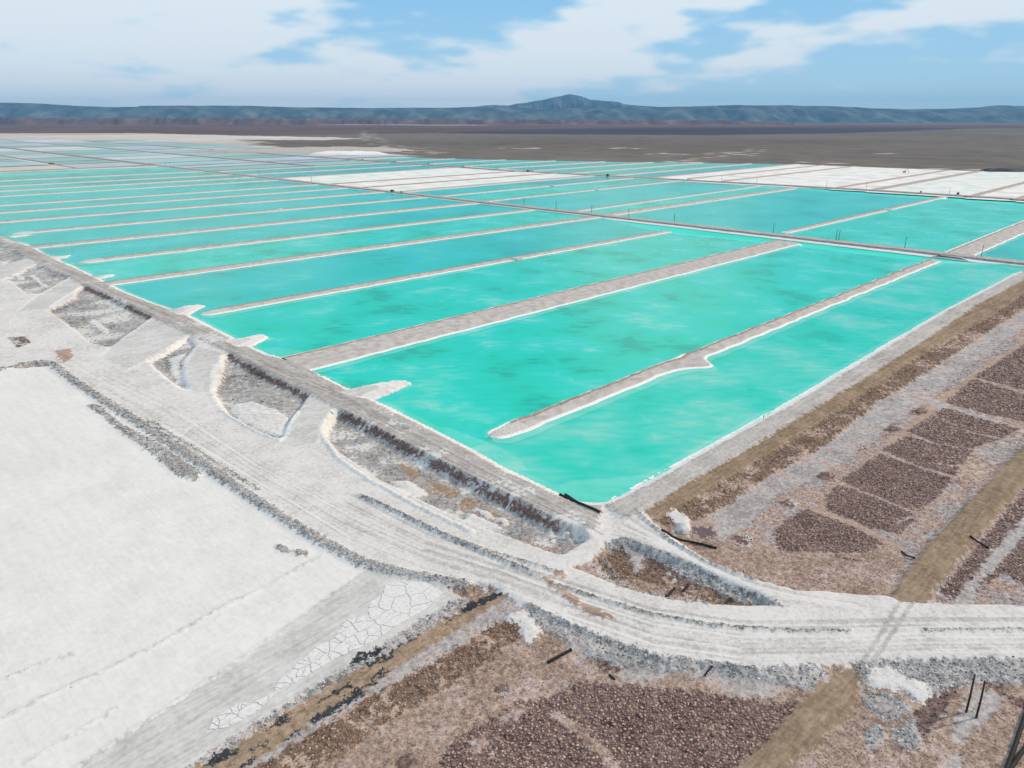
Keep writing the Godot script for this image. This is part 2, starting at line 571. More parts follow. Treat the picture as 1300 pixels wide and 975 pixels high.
func make_sky() -> Sky:
	# air and clouds by direction: rows run from the zenith down, the middle column looks to -z
	var W := 2048; var HH := 1536
	var big := soft(21, 0.006, 6).get_seamless_image(1024, 1024).get_data()
	var out := PackedInt32Array()
	out.resize(W * HH)
	var top := Color(0.41, 0.70, 0.945); var low := Color(0.82, 0.94, 0.98)
	var white := Color(0.93, 0.965, 0.99)
	var ground_c := Color(0.62, 0.66, 0.68).to_abgr32()
	for y in HH:
		var el := 90.0 - (y + 0.5) * 180.0 / HH
		if el < -1.0:
			for x in W: out[y * W + x] = ground_c
			continue
		var e := maxf(el, 0.0)
		var air := low.lerp(top, 1.0 - exp(-e / 9.5))
		var ky := sqrt(e / 10.0) * 10.0   # rows of the pattern spread wider higher up
		for x in W:
			var az := fposmod((x + 0.5) * 360.0 / W + 180.0, 360.0) - 180.0   # column 0 looks to -z
			var yy := e * 26.0 + sin(deg_to_rad(az) * 12.0) * 6.0 + sin(deg_to_rad(az)) * 28.0 + 40.0
			if e > 12.0: yy = 312.0 + (e - 12.0) * 9.0 + sin(deg_to_rad(az) * 12.0) * 6.0 + sin(deg_to_rad(az)) * 28.0 + 40.0
			var yi := int(yy)
			var f := yy - yi
			var xi := (x * 3) >> 1
			var n0: float = lerp(float(big[(yi & 1023) << 10 | (xi & 1023)]), float(big[((yi + 1) & 1023) << 10 | (xi & 1023)]), f)
			var y2 := int(yy * 2.6 + 400)
			var n1: float = big[(y2 & 1023) << 10 | ((xi * 2 + 77) & 1023)]
			var y3 := int(yy * 6.0 + 150)
			var n2: float = big[(y3 & 1023) << 10 | ((xi * 4 + 301) & 1023)]
			var n := (n0 * 0.45 + n1 * 0.33 + n2 * 0.22) / 255.0
			# banks of cloud: a veil to the left, a gap, a bank right of the middle and a long streak to the right
			var cover := 0.55 + 0.10 * sin(deg_to_rad(az) * 3.0 + 1.0)
			if az > -75.0 and az < 75.0:
				var here := 0.06
				here += 0.50 * smoothstep(0.0, -16.0, az - (6.0 - e) * 1.6)
				here += 0.62 * exp(-pow((az - 7.0 - (e - 7.0) * 0.6) / 6.5, 2.0)) * smoothstep(2.0, 4.2, e)
				here += 0.46 * exp(-pow((az - 14.0) / 8.0, 2.0) - pow((e - 8.0) / 2.0, 2.0))
				var ls := 4.2 + (az - 16.0) * 0.19
				here += 0.62 * exp(-pow((e - ls) / 1.7, 2.0)) * smoothstep(13.0, 19.0, az)
				here += 0.30 * exp(-pow((e - 2.0) / 1.4, 2.0)) * smoothstep(14.0, 4.0, az)
				var edge := smoothstep(75.0, 48.0, absf(az)) * smoothstep(26.0, 13.0, e)
				cover = lerp(cover, here, edge)
			var t := smoothstep(0.38, 0.76, n * 1.6 + cover - 0.62)
			var c := air.lerp(white, t * 0.95)
			out[y * W + x] = c.to_abgr32()
	var im := Image.create_from_data(W, HH, false, Image.FORMAT_RGBA8, out.to_byte_array())
	var pm := PanoramaSkyMaterial.new()
	pm.panorama = ImageTexture.create_from_image(im)
	var s := Sky.new()
	s.sky_material = pm
	return s

func materials() -> void:
	earth("levee gravel", tile(512, 31, 0.012, [col(160, 153, 149), col(184, 178, 174), col(202, 197, 194)], 0.3), 40.0)
	earth("levee brown", tile(512, 32, 0.02, [col(124, 104, 92), col(158, 138, 126), col(186, 170, 160)], 0.6), 26.0)
	earth("salt crust", tile(512, 33, 0.03, [col(206, 200, 196), col(236, 234, 232), col(244, 243, 242)], 0.3), 18.0)
	earth("salt rubble", tile(512, 38, 0.05, [col(128, 122, 118), col(204, 199, 196), col(236, 234, 232)], 0.8), 16.0)
	earth("salt plate", tile(512, 39, 0.02, [col(196, 195, 193), col(213, 212, 210), col(224, 223, 222)], 0.25), 12.0)
	earth("road gravel", tile(512, 34, 0.02, [col(140, 128, 122), col(178, 167, 160), col(204, 196, 191)], 0.5), 40.0)
	earth("salt field", tile(1024, 35, 0.006, [col(196, 194, 190), col(226, 224, 221), col(236, 236, 235)], 0.12), 300.0)
	earth("salt field wet", tile(1024, 36, 0.006, [col(176, 214, 204), col(222, 222, 218), col(232, 232, 231)], 0.12), 260.0)
	earth("stockpile", tile(512, 37, 0.02, [col(150, 138, 128), col(188, 178, 170), col(210, 204, 198)], 0.3), 60.0)
	var wt := brine(41, [col(0, 184, 164), col(0, 212, 184), col(8, 220, 196), col(30, 220, 206), col(84, 226, 210), col(138, 230, 214)])
	var w2 := brine(42, [col(0, 176, 184), col(0, 200, 186), col(12, 206, 194), col(30, 206, 208), col(66, 214, 204), col(110, 220, 206)])
	var wp := brine(47, [col(0, 196, 174), col(16, 214, 190), col(54, 218, 200), col(92, 220, 204), col(126, 224, 208), col(156, 226, 212)])
	for e in [["brine", wt, Color(1, 1, 1)], ["brine pale", wp, Color(1, 1, 1)], ["brine blue", w2, Color(1, 1, 1)]]:
		var m := StandardMaterial3D.new()
		m.resource_name = e[0]
		m.albedo_texture = e[1]
		m.albedo_color = Color(e[2].r, e[2].g, e[2].b, 0.68)
		m.transparency = BaseMaterial3D.TRANSPARENCY_ALPHA
		m.uv1_triplanar = true
		m.uv1_world_triplanar = true
		m.uv1_scale = Vector3.ONE / (380.0 if e[1] == w2 else 250.0)
		m.uv1_offset = Vector3(0.13, 0, 0.37)
		m.roughness = 0.22
		m.metallic_specular = 0.38
		mats[e[0]] = m
	plain("pipe black", Color(0.03, 0.03, 0.034), 0.75)
	plain("pole wood", Color(0.17, 0.15, 0.13), 0.85)
	plain("steel", Color(0.35, 0.35, 0.36), 0.5, 0.6)
	plain("machine yellow", Color(0.75, 0.50, 0.08), 0.5)
	plain("machine dark", Color(0.08, 0.08, 0.09), 0.7)
	plain("machine white", Color(0.8, 0.8, 0.8), 0.5)
	plain("cab glass", Color(0.06, 0.08, 0.1), 0.1)
	plain("liner black", Color(0.05, 0.055, 0.06), 0.35)

# shore of the ponds towards the haul road, from the corner outwards, and the bank on the right
var SHORE := [765, 641, 740, 640, 712, 630, 676, 613, 640, 596, 600, 573, 560, 552, 520, 532, 480, 512, 440, 494, 408, 478]
var SHORE2 := [372, 459, 340, 451, 303, 434, 270, 417, 235, 399, 190, 384, 153, 369, 120, 352, 92, 338, 70, 329, 48, 318, 26, 307, 2, 299, -40, 284, -100, 264]
var BANK := [765, 641, 785, 634, 802, 625, 850, 599, 900, 570, 950, 543, 1000, 515, 1050, 485, 1100, 455, 1150, 425, 1200, 395, 1250, 369, 1293, 346]

func lay_out_ground() -> void:
	# pond bed: one basin under all ponds, from the shore to beyond the cross roads
	var bed := []
	bed.append_array(BANK)
	bed.append_array([1302, 338, 1420, 300, 1700, 240, 1200, 196, 640, 190, 0, 190, -900, 216, -300, 240])
	for i in range(SHORE2.size() - 2, -1, -2): bed.append_array([SHORE2[i], SHORE2[i + 1]])
	for i in range(SHORE.size() - 2, -1, -2): bed.append_array([SHORE[i], SHORE[i + 1]])
	basin = Geometry2D.offset_polygon(gp(bed), 4.0)[0]
	# left side: everything white between salt pan and ponds
	area(Z_ROAD, 0.45, [-300, 260, -40, 284, 48, 318, 153, 369, 235, 399, 303, 434, 372, 459, 408, 478, 480, 512, 560, 552, 640, 596, 712, 630, 765, 641, 790, 660, 760, 690, 700, 715, 650, 745, 560, 742, 480, 722, 400, 682, 290, 612, 200, 557, 120, 502, 60, 462, -40, 470, -300, 500])
	area(Z_SALT, 0.1, [-300, 498, -40, 474, 55, 464, 75, 468, 112, 498, 160, 532, 215, 570, 270, 606, 330, 645, 400, 690, 455, 720, 470, 724, 300, 841, 200, 907, 100, 973, 40, 1010, -300, 1010])
	# pond-side road
	area(Z_BERM, 1.1, [-300, 240, -100, 262, -40, 284, 48, 318, 153, 369, 235, 399, 303, 434, 372, 459, 408, 478, 480, 512, 560, 552, 640, 596, 712, 630, 765, 641, 800, 660, 775, 690, 740, 688, 700, 664, 640, 633, 560, 591, 480, 548, 430, 522, 388, 502, 345, 480, 290, 449, 240, 427, 192, 404, 105, 363, 70, 347, 32, 328, 0, 312, -40, 294, -300, 270])
	# trenches and the ramps left standing between them
	area(Z_TRENCH, -1.0, [-60, 292, 0, 311, 32, 328, 4, 340, -60, 330])
	area(Z_TRENCH, -1.2, [42, 334, 86, 353, 62, 374, 34, 372, 8, 352])
	area(Z_TRENCH, -1.4, [103, 362, 192, 404, 140, 441, 118, 436, 88, 412, 62, 394, 96, 378])
	area(Z_TRENCH, -1.4, [213, 418, 240, 427, 247, 440, 230, 458, 232, 478, 240, 497, 214, 481, 188, 458, 182, 440])
	area(Z_TRENCH, -1.6, [286, 450, 390, 503, 384, 516, 368, 536, 355, 558, 330, 548, 290, 525, 274, 499, 285, 472])
	area(Z_TRENCH, -1.8, [430, 522, 560, 591, 640, 633, 712, 668, 754, 686, 738, 706, 700, 700, 640, 678, 600, 664, 540, 636, 480, 606, 430, 572, 410, 548, 416, 528])
	# their steep far side, brown
	band(Z_DARK, -0.2, 2.0, [430, 524, 480, 549, 560, 592, 640, 634, 706, 667])
	band(Z_DARK, -0.2, 2.0, [289, 451, 345, 482, 389, 504])
	band(Z_DARK, -0.2, 2.0, [108, 365, 150, 384, 190, 403])
	band(Z_LINE, 0.0, 3.0, [-20, 302, 32, 327])
	band(Z_LINE, 0.0, 3.0, [45, 336, 85, 352])
	band(Z_LINE, -0.2, 2.0, [215, 420, 238, 430])
	# salt and orange earth in the trenches
	area(Z_WHITE, -0.6, [290, 512, 320, 506, 352, 518, 368, 530, 356, 552, 332, 546, 300, 528])
	area(Z_WHITE, -0.8, [238, 444, 228, 460, 226, 474, 236, 488, 216, 470, 214, 452])
	area(Z_WHITE, -0.7, [586, 658, 600, 640, 622, 644, 645, 655, 640, 668, 612, 668])
	area(Z_WHITE, -0.8, [492, 606, 520, 606, 542, 622, 520, 630])
	area(Z_WHITE, -0.7, [42, 346, 60, 362, 54, 362, 36, 348])
	area(Z_WHITE, -0.7, [22, 349, 32, 348, 30, 353, 22, 354])
	area(Z_WHITE, -0.8, [0, 331, 14, 330, 8, 336, 0, 338])
	area(Z_WHITE, -0.8, [118, 402, 140, 418, 132, 420, 112, 406])
	for p in [[502, 582, 520, 586, 536, 598, 522, 600], [540, 602, 562, 608, 584, 620, 572, 626, 548, 614], [588, 624, 606, 630, 598, 640, 584, 634], [612, 636, 640, 650, 628, 654]]:
		area(Z_ORANGE, -1.7, p)
	area(Z_PINK, -1.6, [644, 668, 690, 680, 744, 684, 736, 704, 700, 698, 660, 682])
	area(Z_TRENCH, -1.5, [672, 676, 735, 672, 740, 680, 710, 688, 680, 686])
	band(Z_PINK, -1.7, 1.2, [500, 590, 560, 626, 640, 664])
	# grey ramps
	area(Z_SILT, 0.5, [190, 404, 240, 426, 200, 452, 160, 470, 128, 452, 150, 432])
	area(Z_SILT, 0.6, [248, 440, 285, 450, 272, 470, 268, 495, 250, 500, 238, 490, 232, 470])
	area(Z_SILT, 0.6, [390, 503, 425, 520, 412, 545, 408, 560, 378, 572, 356, 562, 368, 535])
	area(Z_SILT, 0.5, [86, 353, 105, 364, 62, 392, 20, 396, 44, 376])
	area(Z_SILT, 0.5, [30, 328, 46, 336, 0, 358, -40, 366, -40, 352])
	# their pale shoulders
	for l in [[192, 405, 150, 434, 128, 452], [240, 427, 204, 450, 164, 470], [248, 440, 232, 468, 240, 494], [285, 451, 272, 472, 270, 498], [392, 504, 370, 534, 358, 560], [424, 521, 411, 546, 408, 562], [88, 354, 46, 377, 22, 395], [104, 364, 64, 390], [44, 336, 4, 356, -30, 366]]:
		band(Z_SALT, -99, 2.4, l)
	# rubble edge of the salt pan
	band(Z_LINE, 0.9, 3.4, [-60, 478, 0, 470, 45, 461, 66, 462, 90, 482, 130, 508])
	band(Z_LINE, 1.0, 3.6, [130, 508, 180, 540, 230, 572, 290, 613])
	band(Z_LINE, 1.0, 3.0, [290, 613, 345, 650, 400, 684, 460, 716, 520, 732, 590, 744])
	area(Z_LINE, 0.5, [110, 514, 124, 514, 160, 542, 200, 562, 255, 600, 250, 612, 225, 604, 190, 574, 150, 545])
	band(Z_LINE, 0.9, 1.2, [190, 535, 260, 580, 330, 625])
	area(Z_LINE, 0.5, [345, 694, 358, 692, 372, 702, 360, 704])
	area(Z_LINE, 0.5, [372, 698, 392, 700, 388, 708, 374, 706])
	area(Z_DARK, 0.5, [10, 430, 30, 428, 40, 436, 22, 442])
	area(Z_PATH, 0.7, [70, 447, 88, 444, 94, 454, 80, 462])
	# silt strip and the strip of orange earth beside it, grey track
	area(Z_SILT, 0.1, [466, 723, 505, 733, 560, 742, 588, 757, 500, 812, 400, 872, 265, 956, 200, 1010, 40, 1010, 100, 973, 200, 907, 300, 841])
	area(Z_RUBBLE, 0.0, [588, 755, 600, 762, 500, 824, 400, 884, 250, 975, 200, 1010, 190, 1005, 265, 954, 400, 870, 500, 808])
	area(Z_ORANGE, -0.5, [646, 742, 600, 764, 492, 826, 391, 884, 292, 946, 246, 973, 200, 1010, 280, 1010, 308, 974, 385, 921, 455, 881, 508, 841, 600, 784, 640, 760])
	area(Z_GRAVEL, -0.4, [640, 758, 600, 784, 508, 841, 455, 881, 385, 921, 308, 974, 270, 1010, 320, 1010, 348, 974, 415, 916, 508, 860, 600, 807, 668, 772])
	for e in [[446, 840, 464, 830, 484, 823, 1.5], [460, 844, 480, 836, 500, 826, 0.9], [404, 886, 424, 876, 446, 866, 0.9], [398, 911, 426, 895, 452, 881, 1.3], [440, 884, 462, 870, 480, 862, 0.5], [262, 968, 280, 957, 298, 949, 1.3], [300, 976, 318, 962, 0.9], [338, 922, 352, 914, 368, 907, 0.8], [588, 772, 606, 762, 632, 751, 1.8], [560, 790, 580, 778, 0.5], [470, 860, 490, 849, 0.9], [364, 934, 380, 926, 0.7], [500, 822, 530, 806, 0.5], [320, 948, 344, 934, 0.5], [410, 900, 440, 880, 470, 864, 0.4]]:
		band(Z_WET, -0.7, e[e.size() - 1], e.slice(0, e.size() - 1))
	# haul road along the front: from the crossing to the right edge
	area(Z_ROAD, 0.45, [650, 700, 700, 710, 740, 724, 790, 745, 860, 760, 930, 768, 985, 768, 1060, 766, 1140, 764, 1300, 768, 1500, 772, 1500, 836, 1300, 838, 1090, 842, 1020, 848, 960, 850, 900, 845, 830, 834, 760, 810, 700, 786, 660, 768, 630, 748])
	# rubble slope below it
	area(Z_RUBBLE, -0.2, [668, 768, 700, 788, 760, 812, 830, 836, 900, 847, 960, 852, 1040, 848, 1062, 852, 1044, 874, 1020, 872, 990, 862, 930, 860, 870, 852, 800, 848, 764, 846, 744, 828, 700, 800, 672, 788])
	area(Z_RUBBLE, -0.3, [1088, 842, 1300, 839, 1500, 838, 1500, 872, 1300, 866, 1262, 862, 1222, 864, 1206, 878, 1186, 884, 1166, 874, 1130, 868, 1104, 872, 1094, 862])
	for p in [[1092, 880, 1120, 874, 1150, 884, 1160, 900, 1136, 912, 1112, 904], [1104, 914, 1124, 918, 1120, 944, 1104, 952, 1096, 936], [1140, 918, 1160, 906, 1176, 916, 1170, 944, 1150, 950, 1136, 936], [1186, 890, 1206, 886, 1200, 902, 1186, 910]]:
		area(Z_RUBBLE, -0.6, p)
	area(Z_GRAVEL, -0.6, [1112, 880, 1136, 888, 1130, 902, 1112, 898])
	area(Z_LINE, -0.6, [1134, 920, 1160, 912, 1172, 926, 1160, 944, 1142, 940])
	area(Z_PATH, -0.7, [1150, 886, 1170, 890, 1176, 900, 1158, 904])
	area(Z_GRAVEL, -1.0, [716, 812, 740, 816, 742, 838, 722, 836])
	area(Z_GRAVEL, -1.0, [780, 838, 860, 850, 830, 858, 790, 862])
	area(Z_GRAVEL, -1.0, [900, 852, 980, 862, 1000, 868, 985, 880, 940, 878, 910, 866])
	area(Z_GRAVEL, -1.0, [1236, 868, 1278, 878, 1258, 905, 1228, 930, 1210, 942, 1212, 910])
	area(Z_GRAVEL, -1.1, [1200, 955, 1215, 950, 1225, 975, 1200, 990, 1186, 978])
	area(Z_WHITE, -0.1, [1100, 846, 1130, 846, 1160, 862, 1180, 866, 1180, 884, 1170, 892, 1156, 876, 1130, 872, 1104, 870])
	area(Z_WHITE, 0.0, [640, 780, 668, 774, 688, 800, 672, 812, 650, 800])
	area(Z_WHITE, 0.0, [1092, 738, 1120, 726, 1140, 734, 1130, 752, 1100, 752])
	area(Z_WHITE, 0.0, [1168, 756, 1190, 748, 1200, 762, 1180, 764])
	area(Z_WHITE, 0.2, [1010, 842, 1040, 842, 1048, 852, 1030, 854])
	# loop road round the pit
	area(Z_ROAD, 0.45, [765, 641, 790, 634, 806, 640, 846, 676, 900, 712, 950, 732, 1010, 748, 1075, 752, 1140, 756, 1140, 768, 985, 768, 930, 748, 880, 722, 825, 698, 790, 688, 772, 692, 748, 712, 720, 722, 700, 712, 745, 684, 762, 668])
	area(Z_SLOPE, -1.9, [756, 712, 776, 694, 800, 690, 850, 708, 900, 730, 945, 750, 975, 764, 920, 765, 850, 757, 790, 742, 764, 726])
	area(Z_BROWN, -2.0, [774, 728, 820, 728, 868, 748, 930, 762, 870, 758, 800, 744])
	band(Z_RUBBLE, -1.0, 3.0, [800, 693, 850, 712, 900, 734, 950, 756])
	band(Z_DARK, -1.9, 3.0, [818, 704, 845, 716, 868, 734])
	area(Z_GRAVEL, -1.4, [798, 692, 816, 698, 816, 718, 804, 718])
	for l in [[772, 692, 792, 687, 825, 697, 880, 721, 930, 747, 985, 768], [756, 712, 768, 728, 792, 743, 850, 758, 920, 766]]:
		band(Z_RUBBLE, -99, 2.2, l)
	band(Z_RUBBLE, -99, 1.6, [668, 768, 700, 786, 760, 810, 830, 834, 900, 846, 960, 851, 1040, 848])
	band(Z_RUBBLE, -99, 1.2, [1092, 843, 1200, 840, 1320, 838])
	# right of the ponds: bank, brown road, rough slope, gravel strip, fields
	area(Z_PINK, -1.6, [850, 668, 922, 640, 1115, 504, 1270, 407, 1420, 320, 1600, 340, 1500, 740, 1300, 764, 1200, 762, 1140, 754, 1070, 750, 1010, 746, 950, 730, 900, 708])
	area(Z_BANK, 1.1, [765, 641, 785, 634, 802, 625, 900, 570, 1000, 515, 1100, 455, 1200, 395, 1293, 346, 1420, 276, 1440, 284, 1300, 356, 1240, 388, 1150, 448, 1050, 510, 950, 572, 870, 618, 820, 650, 790, 662])
	area(Z_TAN, 0.5, [818, 652, 870, 618, 950, 572, 1050, 510, 1150, 448, 1240, 388, 1300, 356, 1440, 284, 1450, 292, 1300, 372, 1240, 410, 1173, 449, 1101, 497, 1011, 556, 922, 610, 871, 639, 834, 660])
	area(Z_SLOPE, -0.6, [834, 660, 871, 638, 922, 609, 1011, 555, 1101, 496, 1173, 448, 1255, 402, 1300, 372, 1450, 292, 1460, 302, 1300, 388, 1270, 407, 1209, 447, 1148, 486, 1115, 504, 1051, 558, 968, 604, 922, 635, 884, 656, 850, 664])
	area(Z_GRAVEL, -1.6, [900, 650, 922, 636, 968, 605, 1051, 559, 1115, 505, 1148, 487, 1209, 448, 1270, 408, 1460, 304, 1470, 314, 1300, 412, 1227, 462, 1184, 500, 1148, 520, 1100, 560, 1040, 600, 985, 622, 950, 660, 915, 680])
	area(Z_BROWN, -1.5, [884, 656, 910, 682, 960, 690, 990, 690, 1100, 694, 1130, 690, 1150, 700, 1140, 752, 1070, 748, 1010, 744, 950, 728, 900, 706, 862, 676])
	area(Z_WHITE, 0.0, [846, 652, 858, 646, 876, 656, 878, 670, 868, 674, 858, 664])
	area(Z_MUD, -1.7, [880, 664, 892, 661, 906, 665, 908, 672, 896, 676, 884, 672])
	band(Z_PATH, -1.5, 4.0, [1030, 650, 1065, 618, 1120, 572, 1190, 508, 1230, 480, 1320, 420])
	band(Z_PATH, -1.5, 2.6, [1040, 642, 1085, 660, 1140, 686])
	area(Z_GRAVEL, -1.5, [1160, 494, 1184, 498, 1205, 510, 1240, 520, 1300, 538, 1300, 544, 1240, 530, 1190, 512, 1160, 506])
	for p in [[988, 668, 1008, 652, 1026, 643, 1060, 655, 1116, 680, 1098, 692, 994, 690], [1052, 626, 1068, 610, 1100, 620, 1160, 648, 1140, 668, 1110, 662, 1054, 640], [1072, 604, 1122, 572, 1208, 602, 1196, 622, 1168, 642, 1110, 622], [1126, 566, 1154, 550, 1230, 564, 1212, 596, 1170, 584], [1156, 542, 1186, 524, 1240, 544, 1262, 552, 1234, 562, 1190, 556], [1190, 522, 1202, 514, 1240, 526, 1290, 538, 1270, 548, 1230, 540], [1206, 506, 1238, 478, 1320, 502, 1320, 532, 1260, 520], [1242, 474, 1320, 424, 1320, 494]]:
		for q in Geometry2D.offset_polygon(gp(p), 0.9): area_w(Z_CLOD, -1.6, q)
	for l in [[1062, 606, 1112, 624, 1166, 646], [1120, 570, 1170, 588, 1210, 600], [1154, 546, 1192, 558, 1234, 564], [1186, 522, 1230, 542, 1264, 550], [1140, 655, 1165, 648, 1200, 620, 1216, 596, 1240, 562, 1300, 546]]:
		band(Z_PINK, -1.5, 1.3, l)
	for p in [[1038, 598, 1048, 592, 1062, 598, 1056, 604, 1044, 603], [990, 632, 1004, 626, 1016, 632, 1008, 638, 994, 638], [930, 674, 946, 670, 958, 676, 950, 686, 934, 684], [1120, 540, 1134, 534, 1144, 540, 1132, 546], [1156, 516, 1172, 512, 1178, 520, 1162, 522], [1088, 562, 1098, 558, 1102, 564, 1092, 568]]:
		area(Z_DARK, -1.3, p)
	# strip and fields right of the brown road
	area(Z_CLOD, -1.5, [1196, 742, 1240, 690, 1300, 620, 1400, 520, 1400, 600, 1300, 690, 1250, 740, 1220, 764])
	area(Z_GRAVEL, -1.6, [1204, 764, 1232, 730, 1262, 690, 1300, 648, 1400, 560, 1400, 590, 1300, 676, 1276, 704, 1250, 730, 1230, 764])
	area(Z_CLOD, -1.5, [1268, 716, 1300, 690, 1400, 620, 1400, 730, 1300, 736])
	# brown road crossing the haul road
	area(Z_TAN, -0.5, [1130, 760, 1146, 728, 1168, 698, 1230, 632, 1300, 560, 1420, 440, 1450, 466, 1300, 612, 1240, 678, 1204, 724, 1188, 744, 1174, 764])
	area(Z_TAN, -0.6, [1052, 856, 1070, 846, 1088, 843, 1090, 880, 1080, 902, 1020, 952, 985, 985, 960, 1012, 900, 1012, 930, 980, 985, 922, 1030, 872])
	# clod fields in front
	area(Z_CLOD, -1.1, [610, 915, 650, 888, 690, 872, 740, 862, 800, 864, 880, 872, 950, 882, 1014, 888, 975, 930, 940, 962, 900, 1010, 520, 1010, 556, 970, 570, 940])
	band(Z_BROWN, -1.0, 2.2, [706, 902, 744, 926, 778, 964, 800, 1010])
	for l in [[600, 945, 616, 930], [640, 906, 664, 892], [676, 880, 716, 866]]:
		band(Z_PINK, -1.0, 2.4, l)
	band(Z_SLOPE, -0.7, 7.0, [640, 800, 560, 850, 470, 902, 380, 960, 300, 1010])
	area(Z_DARK, -1.0, [626, 866, 640, 862, 646, 876, 632, 882])
	area(Z_DARK, -1.0, [500, 962, 520, 950, 530, 960, 510, 990])
	area(Z_DARK, -0.8, [750, 830, 776, 838, 790, 846, 772, 848, 760, 842])
	area(Z_DARK, -1.0, [1160, 900, 1180, 884, 1214, 868, 1222, 866, 1210, 884, 1190, 910, 1172, 936])
	band(Z_DARK, -1.1, 1.6, [1256, 864, 1280, 876, 1300, 892, 1330, 910])
	band(Z_DARK, -1.5, 1.0, [1060, 694, 1064, 700, 1090, 705])
	# the water's basin and white crust along its shore
	area(Z_BED, -1.3, bed)
	# pale salt on the bed: a shelf along the shore and shallows in the corners
	var bedp := gp(bed)
	for e in [[SHORE, 9.0], [SHORE2.slice(0, 24), 9.0], [BANK, 10.0]]:
		for q in widen(gp(e[0]), e[1]):
			for c in Geometry2D.intersect_polygons(q, bedp): area_w(Z_SHELF, -0.4, c)
	for p in [[690, 619, 726, 606, 770, 604, 826, 598, 850, 598, 790, 633, 765, 641, 740, 640, 712, 630], [530, 538, 570, 540, 622, 560, 650, 572, 668, 592, 640, 596, 600, 573, 560, 552], [372, 459, 330, 440, 350, 438, 400, 446, 430, 450], [1130, 334, 1160, 330, 1186, 334, 1150, 346, 1128, 344]]:
		area(Z_SHELF, -0.5, p)
	band(Z_CRUST, 0.25, 2.6, SHORE)
	band(Z_CRUST, 0.25, 3.0, SHORE2.slice(0, 24))
	band(Z_CRUST, 0.3, 2.4, BANK)
	# spits of salt pushed into the ponds opposite the ramps
	for p in [[430, 500, 445, 494, 480, 486, 514, 482, 525, 487, 498, 500, 470, 510, 456, 507], [288, 436, 304, 430, 332, 424, 344, 428, 326, 438, 303, 443], [212, 396, 232, 389, 252, 387, 264, 388, 246, 398, 230, 402], [60, 326, 76, 325, 96, 323, 88, 327, 70, 331], [112, 352, 132, 349, 152, 347, 146, 351, 128, 354], [4, 300, 20, 299, 44, 297, 34, 300, 14, 302]]:
		area(Z_CRUST, 0.55, p)
		# their landward part is driven on, grey
		var c0 := Vector2(p[0], p[1]); var k := []
		for i in range(0, p.size(), 2): k.append_array([lerp(c0.x, float(p[i]), 0.55), lerp(c0.y, float(p[i + 1]), 0.55)])
		area(Z_SILT, -99, k)
	# wheel tracks and windrows along the haul road
	var up := [60, 432, 130, 462, 230, 500, 330, 572, 440, 625, 540, 678, 640, 712, 720, 738, 830, 772, 940, 788, 1060, 788, 1180, 785, 1320, 786]
	var dn := [70, 456, 130, 498, 230, 560, 330, 620, 440, 688, 540, 726, 640, 752, 720, 786, 830, 824, 940, 840, 1060, 838, 1180, 834, 1320, 832]
	for k in 110:
		var f := rng.randf()
		var a := rng.randi_range(0, 9); var n := rng.randi_range(2, 5)
		var l := []
		for i in range(a, mini(a + n, 12) + 1):
			var j := i * 2
			l.append_array([lerp(float(up[j]), float(dn[j]), f), lerp(float(up[j + 1]), float(dn[j + 1]), f)])
		track(l, rng.randf_range(0.25, 0.3 + 1.4 * pow(rng.randf(), 2.0)), rng.randf_range(-95, 45))
	for k in 30:
		var f := rng.randf_range(0.12, 0.92)
		var up2 := [806, 648, 850, 684, 900, 716, 950, 738, 1010, 752, 1090, 766]
		var dn2 := [772, 686, 820, 694, 880, 720, 930, 746, 985, 766, 1090, 780]
		var l := []
		for i in 6: l.append_array([lerp(float(up2[i * 2]), float(dn2[i * 2]), f), lerp(float(up2[i * 2 + 1]), float(dn2[i * 2 + 1]), f)])
		track(l, rng.randf_range(0.25, 0.9), rng.randf_range(-80, 40))
	for k in 50:
		# pond-side road
		var f := rng.randf_range(0.2, 0.85)
		var u3 := [40, 320, 150, 372, 240, 405, 330, 455, 420, 492, 520, 542, 620, 596, 720, 646, 780, 668]
		var d3 := [30, 326, 140, 378, 236, 424, 330, 472, 424, 518, 520, 568, 620, 620, 716, 664, 760, 684]
		var a := rng.randi_range(0, 5)
		var l := []
		for i in range(a, mini(a + 4, 9)): l.append_array([lerp(float(u3[i * 2]), float(d3[i * 2]), f), lerp(float(u3[i * 2 + 1]), float(d3[i * 2 + 1]), f)])
		track(l, rng.randf_range(0.3, 1.0), rng.randf_range(-80, 50))
	for e in [[1144, 762, 1118, 806, 1090, 848], [1160, 764, 1132, 806, 1098, 856]]:
		track(e, 0.9, -70)
	for e in [[500, 728, 400, 790, 300, 848, 200, 912, 100, 976], [512, 736, 410, 800, 310, 862, 210, 926, 120, 984], [520, 742, 440, 790, 360, 840, 240, 918, 150, 980]]:
		track(e, 0.5, -42)
	track([536, 742, 430, 806, 330, 866, 200, 950], 0.3, 30)
	for e in [[300, 640, 400, 706, 455, 735], [330, 655, 420, 712, 470, 742], [620, 800, 500, 872, 380, 948], [610, 788, 490, 862, 360, 944]]:
		track(e, 0.4, -34)
	for k in 9:
		# scars across the salt pan
		var y := rng.randf_range(520, 900); var x := rng.randf_range(-20, 180)
		track([x, y, x + 90, y - 28, x + 190, y - 70], rng.randf_range(0.3, 1.0), rng.randf_range(-22, 22))
	track([0, 914, 70, 878, 140, 848, 210, 812, 280, 772, 330, 748, 400, 712], 0.5, -40)
	track([30, 968, 130, 905, 240, 842, 330, 780, 440, 722], 0.8, 26)
	ridge([0, 916, 70, 880, 140, 850, 210, 814, 280, 774, 330, 750], 0.9, 0.28)
	ridge([470, 724, 300, 842, 200, 908, 100, 974], 1.2, 0.22)
